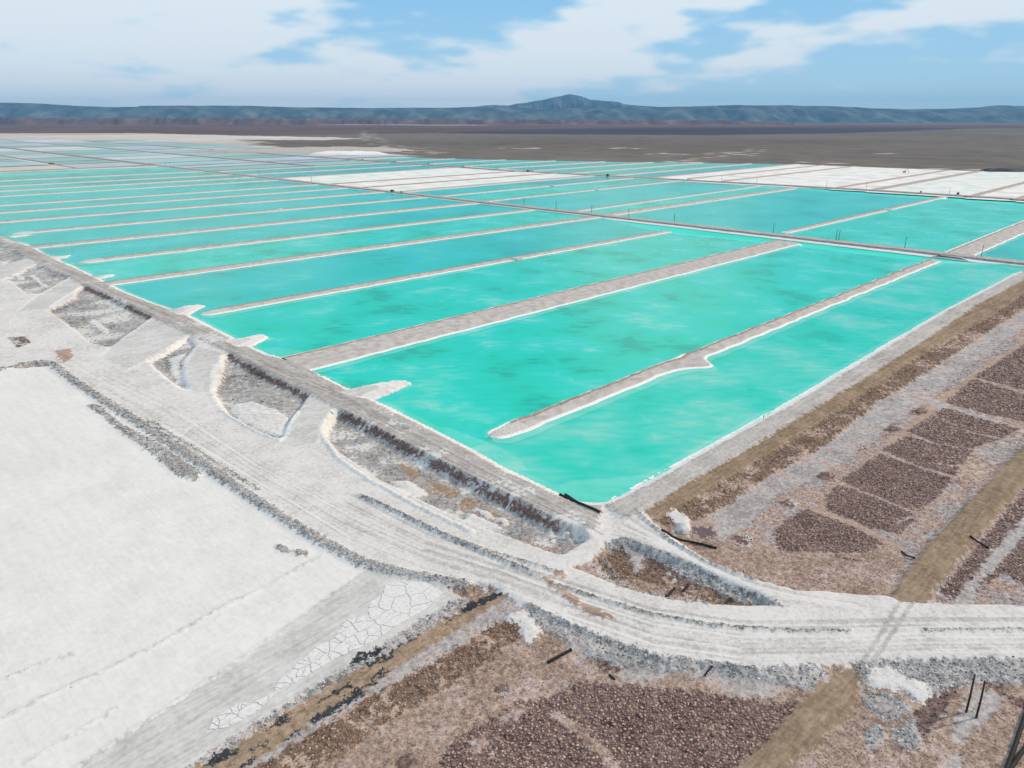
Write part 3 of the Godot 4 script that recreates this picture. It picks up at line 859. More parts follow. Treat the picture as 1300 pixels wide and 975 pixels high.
	for l in [[-20, 924, 30, 898, 70, 878, 110, 862], [118, 858, 140, 848, 180, 828, 214, 810], [222, 806, 250, 790, 280, 772, 312, 756], [0, 866, 50, 842, 96, 830], [350, 738, 392, 714, 410, 706], [36, 968, 90, 934, 150, 898]]:
		band(Z_WHITE, -99, 0.9, l)
		ridge(l, 1.0, 0.22)
	# windrows
	for e in [[[457, 631, 500, 650, 560, 680, 620, 706, 682, 732], 1.3, 0.75], [[566, 680, 610, 698, 690, 722, 715, 730], 0.9, 0.5], [[412, 560, 430, 585, 470, 612, 530, 645, 600, 678], 1.2, 0.6], [[356, 562, 330, 552, 290, 530, 272, 505], 1.2, 0.55], [[238, 497, 212, 482, 186, 460], 1.2, 0.5], [[700, 742, 760, 762, 830, 782, 900, 796, 1000, 803, 1080, 804], 1.0, 0.5], [[1170, 802, 1320, 802], 0.9, 0.45], [[806, 650, 850, 688, 900, 718, 960, 738], 0.8, 0.6], [[765, 700, 790, 734, 830, 754, 900, 766], 0.9, 0.5], [[668, 768, 760, 810, 830, 834, 960, 850], 1.0, 0.35], [[390, 506, 368, 538, 356, 560], 1.0, 0.5], [[426, 524, 410, 548, 412, 566], 1.0, 0.5], [[286, 452, 272, 472, 270, 500], 1.0, 0.5]]:
		ridge(e[0], e[1], e[2])
		if e[0][0] in [356, 238, 390, 426, 286, 412]: band(Z_SALT, -99, 2.2, e[0])
		else: band(Z_LINE, -99, e[1] * 0.55, e[0])
		if not e[0][0] in [356, 238, 390, 426, 286]: track(e[0], e[1] * 0.5, -55)
	for e in [[430, 520, 560, 588, 706, 662], [290, 446, 390, 499], [840, 640, 1000, 548, 1200, 420, 1300, 356], [776, 632, 900, 566, 1100, 452, 1290, 343]]:
		ridge(e, 1.0, 0.4)
	for e in [[700, 745, 720, 752, 742, 770, 768, 784, 790, 790, 760, 786, 728, 772], ]:
		area(Z_PATH, 0.75, e)
	area(Z_PATH, 0.75, [686, 732, 700, 736, 708, 750, 696, 748])
	area(Z_PATH, 0.75, [724, 768, 760, 774, 784, 788, 750, 784])
	area(Z_PATH, 0.75, [702, 728, 716, 728, 716, 734, 704, 734])

func lay_out_far() -> void:
	paint.clear()
	area(Z_PURPLE, -1, [-4000, 171, 0, 168.5, 330, 172, 560, 168, 640, 166, 1300, 163, 5000, 163, 5000, 150.5, -4000, 150.5])
	area(Z_NAVY, -1, [560, 168.3, 640, 170, 900, 171.5, 1060, 169, 1180, 165, 1240, 162.5, 900, 161.5, 700, 163, 620, 165.5])  # dark band over the plain: a cloud shadow put into the ground colour
	area(Z_PLAIN, -1, [300, 157, 1300, 156, 3000, 156, 3000, 158.4, 1300, 158.2, 640, 159])
	area(Z_PALE, -1, [-800, 171, 0, 169.3, 170, 168.6, 330, 172.5, 420, 174, 460, 176, 400, 177.5, 300, 177, 330, 180, 400, 189, 480, 196, 520, 199, 330, 208, 0, 222, -1500, 250])
	area(Z_PLAIN, -1, [310, 183, 400, 178, 560, 180, 640, 196, 470, 197, 440, 192, 380, 188])
	area(Z_PALE, -1, [380, 190, 420, 188, 455, 189, 472, 194, 440, 196.5, 400, 196])
	for p in [[930, 195.4, 965, 196, 965, 197.2, 930, 196.6], [1005, 204.6, 1032, 205.4, 1030, 206.4, 1003, 205.6], [1068, 206.4, 1100, 207.4, 1100, 208.4, 1066, 207.2], [1108, 193.2, 1130, 193.8, 1130, 194.8, 1108, 194.4], [648, 187, 664, 187.2, 664, 188.2, 648, 188], [784, 187, 797, 187.2, 797, 188.2, 784, 188], [832, 194, 856, 194.2, 856, 195.4, 832, 195]]:
		area(Z_WHITE, -1, p)
	for l in [[458, 167, 475, 178, 495, 198], [470, 183, 520, 189, 560, 195], [850, 206, 900, 196, 950, 189], [860, 208, 1000, 212, 1140, 213.4, 1300, 216]]:
		band(Z_PALE, -1, 15.0, l)
	for l in [[500, 158.4, 560, 158.8, 600, 158.6], [420, 158.2, 470, 158.4], [1040, 154.6, 1300, 154.2]]:
		band(Z_WHITE, -1, 500.0, l)
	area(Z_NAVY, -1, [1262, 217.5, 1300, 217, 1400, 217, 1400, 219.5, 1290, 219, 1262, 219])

# ------------------------------------------------------------------ hills
func build_hills() -> void:
	var rock := tile(512, 51, 0.012, [col(46, 62, 72), col(80, 96, 104), col(130, 138, 138)], 0.3)  # bluish tone is far haze put into the rock colour
	var red := tile(512, 52, 0.012, [col(84, 62, 58), col(112, 86, 78), col(156, 138, 128)], 0.3)
	earth("hazy hill rock", rock, 5000.0)
	earth("low mesa", red, 3000.0)
	# [name, label, metres away, half span, depth, skyline (photo px), material, seed]
	var rows := [
		["hills", "long low blue-grey range of hills along the horizon", 17000.0, 5000.0, [-900, 128, -400, 132, 0, 130, 40, 131, 100, 134.5, 150, 136, 200, 134, 300, 134, 380, 136, 470, 137, 560, 136.5, 640, 137, 760, 137.5, 850, 135.5, 930, 133.5, 1000, 133.5, 1080, 135.5, 1130, 138, 1200, 139, 1300, 138, 1700, 137, 2200, 133], "hazy hill rock", 61],
		["volcano", "broad volcanic peak rising above the hills on the horizon", 25000.0, 7000.0, [440, 150, 520, 141, 560, 137, 600, 135.5, 625, 133, 645, 133.8, 660, 131, 690, 126.5, 708, 122.5, 722, 119.5, 735, 122, 752, 126.5, 775, 128.5, 800, 133, 850, 137, 920, 142, 1000, 150], "hazy hill rock", 62],
		["hills", "faint far hills behind the range on the horizon", 26000.0, 6000.0, [1040, 146, 1120, 139, 1200, 138, 1250, 136, 1275, 133.5, 1300, 134.5, 1400, 134, 1600, 138, 2000, 142], "hazy hill rock", 63],
		["mesa", "low reddish brown mesa at the foot of the hills", 12500.0, 1500.0, [-600, 149, 0, 150.3, 120, 151, 260, 150.6, 380, 151.4, 500, 152, 620, 152.4, 760, 152.8, 900, 153.4, 1000, 155.5], "low mesa", 64],
	]
	for r in rows:
		var sk: Array = r[4]
		var D: float = r[2]; var W: float = r[3]
		var nz := soft(r[6], 1.0, 5)
		nz.fractal_type = FastNoiseLite.FRACTAL_RIDGED
		var cols := 520; var deep := 34
		var lines := []
		for i in cols + 1:
			var px: float = lerp(float(sk[0]), float(sk[sk.size() - 2]), float(i) / cols)
			var py := 150.0
			for k in range(0, sk.size() - 2, 2):
				if px >= sk[k] and px <= sk[k + 2]:
					var t: float = (px - sk[k]) / (sk[k + 2] - sk[k])
					py = lerp(float(sk[k + 1]), float(sk[k + 3]), t * t * (3 - 2 * t) * 0.5 + t * 0.5)
			# height of the crest from its angle above the level horizon, at the crest's distance
			var crest := D + W * 0.4
			var depth_px := FOC * cos(TILT)
			var up := EYE + (150.0 - py) / (FOC * 1.137) * crest
			var x := (px - 650.0) / FOC * crest * 0.94
			var row := []
			for j in deep + 1:
				var v := float(j) / deep
				var prof: float = smoothstep(0.0, 0.4, v) if v < 0.4 else 1.0 - smoothstep(0.4, 1.0, v) * 0.9
				if r[0] == "mesa": prof = smoothstep(0.0, 0.22, v)
				var dd := D + W * v
				var rid := nz.get_noise_2d(x * 0.0042, dd * 0.0011)
				var hgt := up * prof * (1.0 + (rid - 0.1) * 0.8 * (1.0 - smoothstep(0.14, 0.3, v)))
				row.append(Vector3(x, maxf(hgt, 0.0) - 30.0 * (1.0 - prof), -dd - nz.get_noise_2d(x * 0.0007, 50.0) * W * 0.12))
			lines.append(row)
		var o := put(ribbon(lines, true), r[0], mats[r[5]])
		tag(o, r[1], "", "", "structure")

# ------------------------------------------------------------------ ponds
var LB := [500.0, 594.0, 692.0, 792.0, 893.0, 985.0, 1070.0, 1198.0, 1287.0, 1380.0, 1503.0]
const CROSS := 625.0
const CROSS2 := 1095.0

func water(poly: PackedVector2Array, m: String, label: String, clip := false) -> void:
	if clip:
		var best := 0.0
		var all := Geometry2D.intersect_polygons(poly, basin)
		for q in all:
			var bb := Rect2(q[0], Vector2.ZERO)
			for p in q: bb = bb.expand(p)
			if bb.get_area() > best: best = bb.get_area(); poly = q
	var c := Vector2.ZERO
	for p in poly: c += p
	c /= poly.size()
	var o := put(poly_mesh(poly, 0.0, c), "pond_water", mats[m])
	o.position = v3(c, 0.0)
	tag(o, label, "", "", "structure")

func rect(a0: float, a1: float, b0: float, b1: float) -> PackedVector2Array:
	return PackedVector2Array([ab(a0, b0), ab(a1, b0), ab(a1, b1), ab(a0, b1)])

# middle lines of the first levees, read from the photograph: near end, far end
func build_ponds() -> void:
	var l1n := g(628, 557); var l1f := g(1186, 331)
	var l2n := g(386, 467); var l2f := g(996, 309)
	var l3n := g(256, 400); var l3f := g(846, 294)
	var ext := func(n: Vector2, f: Vector2, k: float) -> Vector2: return n + (n - f).normalized() * k
	var p1 := PackedVector2Array([g(735, 652), g(795, 648), g(900, 584), g(1100, 468), g(1300, 352), ab(CROSS + 14, 92), l1f, l1n, ext.call(l1n, l1f, 55.0)])
	water(p1, "brine pale", "turquoise brine pond along the brown earth bank", true)
	water(PackedVector2Array([ext.call(l1n, l1f, 55.0), l1n, l1f, l2f, l2n, ext.call(l2n, l2f, 14.0)]), "brine", "turquoise brine pond between first levee and wide gravel levee", true)
	water(PackedVector2Array([ext.call(l2n, l2f, 14.0), l2n, l2f, l3f, l3n, ext.call(l3n, l3f, 60.0)]), "brine", "turquoise brine pond beyond the wide gravel levee", true)
	var words := ["second", "third", "fourth", "fifth", "sixth", "seventh", "eighth", "ninth", "tenth", "eleventh", "twelfth"]
	var prev := PackedVector2Array([ext.call(l3n, l3f, 60.0), l3f])
	for i in LB.size():
		var b: float = LB[i]
		var a0: float = 100.0 + maxf(0, b - 700.0) * 0.19
		var q := PackedVector2Array([ab(a0, b + 4), ab(CROSS, b - 8)])
		var m: String = ["brine blue", "brine", "brine blue", "brine blue", "brine blue", "brine blue", "brine blue", "brine blue", "brine", "brine blue", "brine"][i]
		water(PackedVector2Array([prev[0], prev[1], q[1], q[0]]), m, "narrow turquoise pond, %s beyond the wide gravel levee" % words[i], true)
		prev = q
	water(PackedVector2Array([prev[0], prev[1], ab(CROSS, 1720), ab(300, 1760)]), "brine", "pale blue pond against the dark road at the far end of the pond block", true)
	# second block, beyond the cross road
	var mb := [20.0, 151.0, 295.0, 494.0, 543.0, 692.0, 783.0, 867.0]
	var lab := ["deep turquoise pond right of the broad levee beyond the first cross road", "wide turquoise pond with utility poles along its near edge", "broad turquoise pond between two long levees beyond the cross road", "narrow turquoise strip pond beyond the cross road", "turquoise pond beyond the narrow strip pond", "deep turquoise pond second from the white salt beds", "deep turquoise pond next to the white salt beds"]
	for i in lab.size():
		water(rect(CROSS, CROSS2, mb[i], mb[i + 1]), "brine blue" if i % 2 == 0 else "brine", lab[i])
	water(rect(CROSS, CROSS2, 1222, 1345), "brine blue", "pale pond beyond the white salt beds")
	water(rect(CROSS, CROSS2, 1345, 1470), "brine blue", "pale pond, second beyond the white salt beds")
	# third block, narrow ponds by the plain
	var nb := [760.0, 846.0, 940.0, 1040.0, 1140.0, 1250.0, 1370.0, 1500.0, 1640.0]
	for i in nb.size() - 1:
		water(PackedVector2Array([ab(CROSS2, nb[i]), ab(1690 - i * 58.0, nb[i]), ab(1690 - (i + 1) * 58.0, nb[i + 1]), ab(CROSS2, nb[i + 1])]), "brine" if i % 3 else "brine blue", "pale strip pond by the grey plain, %s from the white salt fields" % ["first", "second", "third", "fourth", "fifth", "sixth", "seventh", "eighth"][i])

# a levee: crust at both waterlines, gravel body and a brown windrow along the far edge
func levee(n: Vector2, f: Vector2, w: float, h: float, free_end: bool, label: String, called := "levee", body := "levee gravel", bulge := -1.0, step := 5.0) -> void:
	var dir := (f - n).normalized()
	var side := Vector2(dir.y, -dir.x)          # towards the camera side (smaller b)
	var length := n.distance_to(f)
	var cnt := int(length / step) + 1
	var sx := soft(int(absf(n.x * 3 + n.y)), 0.05, 3)
	var head := []; var core := []; var c0 := []; var c1 := []; var wr := []; var wr2 := []
	for i in cnt + 1:
		var s := length * i / cnt
		var k := 1.0
		if free_end:
			var r := w * 0.75
			if s < r: k = sqrt(maxf(0.0, 1.0 - pow(1.0 - s / r, 2.0))) * 1.0 + 0.04
			elif s < r * 3.0: k = 1.0 + 0.16 * sin((s - r) / (r * 2.0) * PI)
		var p := n + dir * s
		var e0 := w / 2 * k + sx.get_noise_2d(s * 1.2, 3.0) * 1.0
		var e1 := w / 2 * k + sx.get_noise_2d(s * 1.2, 90.0) * 1.0
		if bulge > 0.0: e0 += 9.0 * exp(-pow((s - bulge) / 9.0, 2.0) * (1.0 if s < bulge else 4.0))
		var hh := h * (0.35 + 0.65 * smoothstep(0.0, w, s)) if free_end else h
		var cw := minf(1.5, e0 * 0.4)
		var q0 := p + side * e0; var q1 := p - side * e1
		var i0 := p + side * (e0 - cw); var i1 := p - side * (e1 - cw)
		var lift := 0.28 + sx.get_noise_2d(s * 3.0, 40.0) * 0.12
		c0.append([v3(q0 + side * 2.6, -0.9), v3(q0 + side * 0.8, -0.16), v3(q0 - side * 0.25, 0.1), v3(i0, lift + 0.03), v3(i0 - side * 0.3, lift - 0.2)])
		c1.append([v3(i1 + side * 0.3, lift - 0.2), v3(i1, lift + 0.03), v3(q1 + side * 0.25, 0.1), v3(q1 - side * 0.8, -0.16), v3(q1 - side * 2.6, -0.9)])
		var row := [v3(i0 + side * 0.2, lift - 0.15)]
		for t in [0.12, 0.28, 0.45, 0.6, 0.75, 0.88]:
			row.append(v3(i0.lerp(i1, t), hh + sx.get_noise_2d(s * 2.0, t * 60.0) * 0.12))
		row.append(v3(i1 - side * 0.2, lift - 0.15))
		if not free_end or s > w * 1.5: core.append(row)
		if free_end and s < w * 1.5 + step * 1.01: head.append(row.duplicate())
		if not free_end or s > w * 1.2:
			var wc := i0.lerp(i1, 0.86)
			var ww := minf(1.1, w * 0.12) * (0.8 + sx.get_noise_2d(s * 5.0, 7.0) * 0.5)
			wr.append([v3(wc + side * ww, hh - 0.05), v3(wc + side * ww * 0.3, hh + 0.3 + sx.get_noise_2d(s * 9.0, 11.0) * 0.22), v3(wc - side * ww * 0.4, hh + 0.28), v3(wc - side * ww * 1.2, hh - 0.25)])
			var wd := i0.lerp(i1, 0.14)
			wr2.append([v3(wd + side * ww * 0.6, hh - 0.2), v3(wd, hh + 0.25 + sx.get_noise_2d(s * 9.0, 31.0) * 0.2), v3(wd - side * ww * 0.6, hh - 0.02)])
	var mid := (n + f) / 2
	var o := base(called, v3(mid, 0.0))
	var parts := [[core, "embankment", body], [c0, "salt_crust", "salt crust"], [c1, "salt_crust", "salt crust"], [wr, "windrow", "levee brown" if called == "levee" else "levee gravel"]]
	if called != "levee": parts.append([wr2, "windrow", "levee gravel"])
	if free_end: parts.append([head, "salt_head", "salt rubble"])
	for e in parts:
		for r in e[0]:
			for i in r.size(): r[i] -= o.position
		put(ribbon(e[0]), e[1], mats[e[2]], o)
	if called == "levee": tag(o, label, "levee", "levees between the ponds")
	else: tag(o, label, "", "", "structure")

func build_levees() -> void:
	levee(g(622, 556), g(1186, 331), 9.5, 1.0, true, "slim gravel levee with rounded free end, first from the brown bank", "levee", "levee gravel", 118.0, 2.5)
	levee(g(372, 463), g(998, 308), 25.0, 1.1, false, "broadest gravel levee, wide as a road, reaching the haul road", "levee", "levee gravel", -1.0, 3.5)
	levee(g(254, 400), g(848, 294), 9.0, 1.0, true, "slim levee with free end just beyond the broadest levee", "levee", "levee gravel", -1.0, 4.0)
	var words := ["second", "third", "fourth", "fifth", "sixth", "seventh", "eighth", "ninth", "tenth", "eleventh", "twelfth"]
	for i in LB.size():
		var b: float = LB[i]
		var free := i == 1 or i == 3
		var a0: float = 146.0 + maxf(0, b - 800.0) * 0.19 - (0.0 if free else 14.0)
		levee(ab(a0, b + 5), ab(CROSS - 4, b - 8), 10.0 if i % 2 else 12.0, 1.0, free, "pale narrow levee, %s beyond the broadest levee%s" % [words[i], ", with free end" if free else ""], "levee", "levee gravel", -1.0, 6.0)
	# between the cross roads
	levee(ab(CROSS - 2, 151), ab(CROSS2, 150), 22.0, 1.1, false, "broad pinkish levee running off right beyond first cross road", "levee", "levee gravel", -1.0, 6.0)
	levee(ab(654, 298), ab(CROSS2 + 20, 293), 8.0, 1.0, true, "slim levee between two widest ponds beyond first cross road", "levee", "levee gravel", -1.0, 6.0)
	levee(ab(CROSS, 494), ab(CROSS2, 494), 15.0, 1.1, false, "medium brownish levee beside the narrow strip pond", "levee", "levee gravel", -1.0, 6.0)
	levee(ab(CROSS, 541), ab(CROSS2, 548), 7.0, 0.9, false, "thin levee on far side of the narrow strip pond", "levee", "levee gravel", -1.0, 6.0)
	levee(ab(CROSS, 690), ab(CROSS2, 694), 9.0, 0.9, false, "thin pale levee, second from the white salt beds", "levee", "levee gravel", -1.0, 6.0)
	levee(ab(CROSS, 780), ab(CROSS2, 786), 9.0, 0.9, false, "thin pale levee nearest the white salt beds", "levee", "levee gravel", -1.0, 6.0)
	levee(ab(CROSS, 867), ab(CROSS2, 871), 16.0, 1.0, false, "brown edged levee bordering the white salt beds", "levee", "levee gravel", -1.0, 6.0)
	levee(ab(CROSS, 960), ab(CROSS2, 960), 9.0, 1.0, false, "levee between the two nearer white salt beds", "levee", "levee brown", -1.0, 8.0)
	levee(ab(CROSS, 1050), ab(CROSS2, 1046), 9.0, 1.0, false, "brown levee between the two farther white salt beds", "levee", "levee brown", -1.0, 8.0)
	levee(ab(CROSS, 1220), ab(CROSS2, 1222), 12.0, 1.0, false, "levee between white salt beds and pale ponds", "levee", "levee gravel", -1.0, 8.0)
	levee(ab(CROSS, 1345), ab(CROSS2, 1345), 10.0, 1.0, false, "levee between the two pale ponds behind the salt beds", "levee", "levee gravel", -1.0, 8.0)
	levee(ab(CROSS, 1472), ab(CROSS2, 1472), 12.0, 1.0, false, "levee behind the two pale ponds, before the far pond mosaic", "levee", "levee gravel", -1.0, 8.0)
	var nb := [760.0, 846.0, 940.0, 1040.0, 1140.0, 1250.0, 1370.0, 1500.0, 1640.0]
	var nth := ["first", "second", "third", "fourth", "fifth", "sixth", "seventh", "eighth", "ninth"]
	for i in nb.size():
		levee(ab(CROSS2, nb[i]), ab(1690 - i * 58.0, nb[i]), 13.0, 1.0, false, "thin levee among the pale strip ponds, %s from the white fields" % nth[i], "levee", "levee gravel", -1.0, 10.0)
	# levee roads across
	levee(ab(CROSS + 8, -60), ab(CROSS, 1760), 15.0, 1.7, false, "long gravel causeway with utility poles crossing the ponds", "cross_road", "road gravel", -1.0, 5.0)
	levee(ab(CROSS, 1760), ab(CROSS + 4, 3300), 20.0, 1.9, false, "dark causeway continuing through the far pond mosaic", "cross_road", "levee brown", -1.0, 12.0)
	levee(ab(CROSS2 + 60, -40), ab(CROSS2 + 44, 420), 15.0, 1.7, false, "second causeway along the white salt fields", "cross_road", "road gravel", -1.0, 8.0)
	levee(ab(CROSS2 + 44, 420), ab(CROSS2 - 34, 1090), 15.0, 1.7, false, "second causeway between turquoise ponds and pale strip ponds", "cross_road", "road gravel", -1.0, 8.0)
	levee(ab(CROSS2 - 34, 1090), ab(CROSS2 - 20, 2500), 18.0, 1.8, false, "second causeway running on into the far pond mosaic", "cross_road", "levee brown", -1.0, 12.0)
	levee(ab(300, 1765), ab(CROSS, 1738), 18.0, 1.7, false, "dark road closing the near pond block at its far end", "cross_road", "levee brown", -1.0, 8.0)

func build_salt_fields() -> void:
	var sheet := func(poly: PackedVector2Array, m: String, label: String) -> void:
		var c := Vector2.ZERO
		for p in poly: c += p
		c /= poly.size()
		var o := put(poly_mesh(poly, 0.0, c), "salt_field", mats[m])
		o.position = v3(c, 0.15)
		tag(o, label, "", "", "structure")
	sheet.call(rect(CROSS, CROSS2, 867, 960), "salt field wet", "white salt bed beside the turquoise ponds")
	sheet.call(rect(CROSS, CROSS2, 960, 1050), "salt field", "white salt bed, middle of three in a row")
	sheet.call(rect(CROSS, CROSS2, 1050, 1222), "salt field wet", "white salt bed next to the pale ponds")
	var fb := [60.0, 210.0, 268.0, 396.0, 448.0, 632.0, 700.0, 760.0]
	var far := [1860.0, 1812.0, 1790.0, 1730.0, 1712.0, 1696.0, 1690.0, 1690.0]
	var nm := ["with pale green puddles beyond the widest divider", "narrow, between the wide divider and the next", "broad, where the excavator stands", "narrow strip beside the excavator field", "broadest of the row", "second nearest the strip ponds", "nearest the strip ponds"]
	for i in nm.size():
		sheet.call(PackedVector2Array([ab(CROSS2 + 30, fb[i]), ab(far[i], fb[i]), ab(far[i + 1], fb[i + 1]), ab(CROSS2 + 20, fb[i + 1])]), "salt field wet" if i in [0, 2] else "salt field", "white salt field %s" % nm[i])
	var lb := [[210.0, 26.0, "wide grey dike between white salt fields, near dark heap"], [268.0, 12.0, "narrow grey dike between white salt fields beside excavator field"], [396.0, 16.0, "grey dike along the excavator's salt field"], [448.0, 11.0, "grey dike beside the broadest salt field"], [632.0, 10.0, "grey dike on far side of the broadest salt field"], [700.0, 9.0, "thin grey dike, second from the strip ponds"]]
	for i in lb.size():
		levee(ab(CROSS2 + 40, lb[i][0]), ab(far[i + 1], lb[i][0]), lb[i][1], 1.2, false, lb[i][2], "levee", "road gravel", -1.0, 10.0)

func build_far_ponds() -> void:
	# mosaic of distant ponds beyond the near blocks, greenish, lilac grey and white
	var cols := [col(150, 182, 168), col(168, 182, 196), col(134, 176, 166), col(182, 190, 198), col(206, 206, 202), col(156, 188, 186), col(140, 168, 156), col(196, 200, 198)]
	var ms := []
	for i in cols.size():
		var t := tile(256, 70 + i, 0.01, [cols[i].darkened(0.12), cols[i], cols[i].lightened(0.12)], 0.2)
		var m := earth("far pond %d" % i, t, 700.0, 0.4)
		m.metallic_specular = 0.3
		ms.append(m)
	var kinds := ["green", "lilac grey", "sea green", "silver", "white", "pale teal", "olive green", "off white"]
	var strips := [[120.0, 470.0, 1960.0, 3800.0, "left of the causeway mosaic edge"], [470.0, CROSS, 1790.0, 4200.0, "left of the dark causeway"], [CROSS + 8, 855.0, 1500.0, 4300.0, "right of the dark causeway"], [862.0, 1075.0, 1500.0, 4300.0, "left of the second causeway"], [1092.0, 1330.0, 1720.0, 4000.0, "by the grey plain"]]
	var r := RandomNumberGenerator.new()
	r.seed = 19
	for si in strips.size():
		var s: Array = strips[si]
		var b: float = s[2]
		var k := 0
		while b < s[3]:
			var wd := r.randf_range(80, 190) * (1.0 + (b - 1500) / 3000.0)
			var ci := r.randi_range(0, 7)
			var nearb := b < 2000.0 and si > 0
			if nearb and ci in [4, 7] and si != 4: ci = 5
			var poly := rect(s[0] + 5, s[1] - 5, b, b + wd - 12)
			var c := ab((s[0] + s[1]) / 2, b + wd / 2)
			var o := put(poly_mesh(poly, 0.0, c), "far_pond", ms[ci])
			o.position = v3(c, 0.1)
			tag(o, "distant %s pond %s in the far mosaic, row %s" % [kinds[ci], s[4], ["one", "two", "three", "four", "five", "six", "seven", "eight", "nine", "ten", "eleven", "twelve", "thirteen", "fourteen", "fifteen", "sixteen", "seventeen", "eighteen", "nineteen", "twenty", "twenty-one", "twenty-two", "twenty-three", "twenty-four"][mini(k, 23)]], "", "", "structure")
			b += wd
			k += 1
	levee(ab(858, 1480), ab(866, 3000), 16.0, 1.8, false, "dark causeway in the middle of the far pond mosaic", "cross_road", "levee brown", -1.0, 14.0)
	levee(ab(480, 2000), ab(480, 3200), 14.0, 1.6, false, "dark bank on left of the far pond mosaic", "cross_road", "levee brown", -1.0, 14.0)
	# stockpiles
	for e in [[g(440, 196), 120.0, 60.0, 9.0, "salt crust", "white salt stockpile at the edge of the grey plain"], [g(425, 191), 260.0, 110.0, 10.0, "stockpile", "flat-topped beige stockpile behind the white salt heap"], [g(350, 193), 260.0, 90.0, 9.0, "stockpile", "long pale stockpile beside the far pond mosaic"], [g(1285, 217.5), 75.0, 22.0, 7.0, "liner black", "dark heap at the corner of the white salt fields"]]:
		heap(e[0], e[1], e[2], e[3], e[4], e[5])

func build_piles() -> void:
	# small white heaps of salt left on the levees
	for e in [[355, 792.0, "white salt pile on a levee halfway along a narrow pond"], [756, 690.0, "white salt pile on thin levee second from the salt beds"], [700, 780.0, "white salt pile on thin levee nearest the salt beds"], [1126, 293.5, "white salt pile on slim levee between the widest ponds"], [910, 494.0, "white salt pile on the medium brownish levee"], [655, 379.0, "white salt pile on slim levee beyond the broadest levee"]]:
		# where that sight line crosses the levee's line
		var t: float = (e[0] - 650.0) / FOC
		var lo := 150.0; var hi := 1100.0
		for k in 40:
			var a := (lo + hi) / 2
			var q := ab(a, e[1])
			if q.x / (q.y * cos(TILT) + EYE * sin(TILT)) < t: lo = a
			else: hi = a
		heap(ab(lo, e[1]), 5.0, 3.2, 1.2, "salt rubble", e[2], "salt_pile", 0.8)

func heap(at: Vector2, rx: float, rz: float, h: float, m: String, label: String, called := "stockpile", stand := -0.6) -> void:
	var nz := soft(int(at.x), 1.0, 4)
	var rows := []
	var rings := [[1.0, -1.0], [0.9, 0.1], [0.78, 0.55], [0.62, 0.86], [0.4, 0.97], [0.18, 1.0], [0.0, 1.0]]
	for q in rings:
		var row := []
		for k in 41:
			var an := TAU * (k % 40) / 40.0
			var j := 1.0 + nz.get_noise_2d(cos(an) * 1.3 + 5, sin(an) * 1.3) * 0.35
			var y: float = h * q[1] * (1.0 + nz.get_noise_2d(cos(an) * 3 * q[0], sin(an) * 3 * q[0]) * 0.3)
			row.append(Vector3(cos(an) * rx * q[0] * j, y, sin(an) * rz * q[0] * j))
		rows.append(row)
	var o := put(ribbon(rows), called, mats[m])
	o.position = v3(at, stand)
	tag(o, label, called.replace("_", " "))

# ------------------------------------------------------------------ clods and rubble
func clod_mesh(s: int, rough: float) -> ArrayMesh:
	var nz := soft(s, 0.9, 3)
	var rows := []
	for i in 6:
		var t := PI * i / 5.0
		var row := []
		for k in 8:
			var an := TAU * (k % 7) / 7.0
			var p := Vector3(sin(t) * cos(an), cos(t), sin(t) * sin(an))
			p *= 1.0 + nz.get_noise_3dv(p * 1.6) * rough
			p.y *= 0.72
			row.append(p * 0.5)
		rows.append(row)
	return ribbon(rows, true)

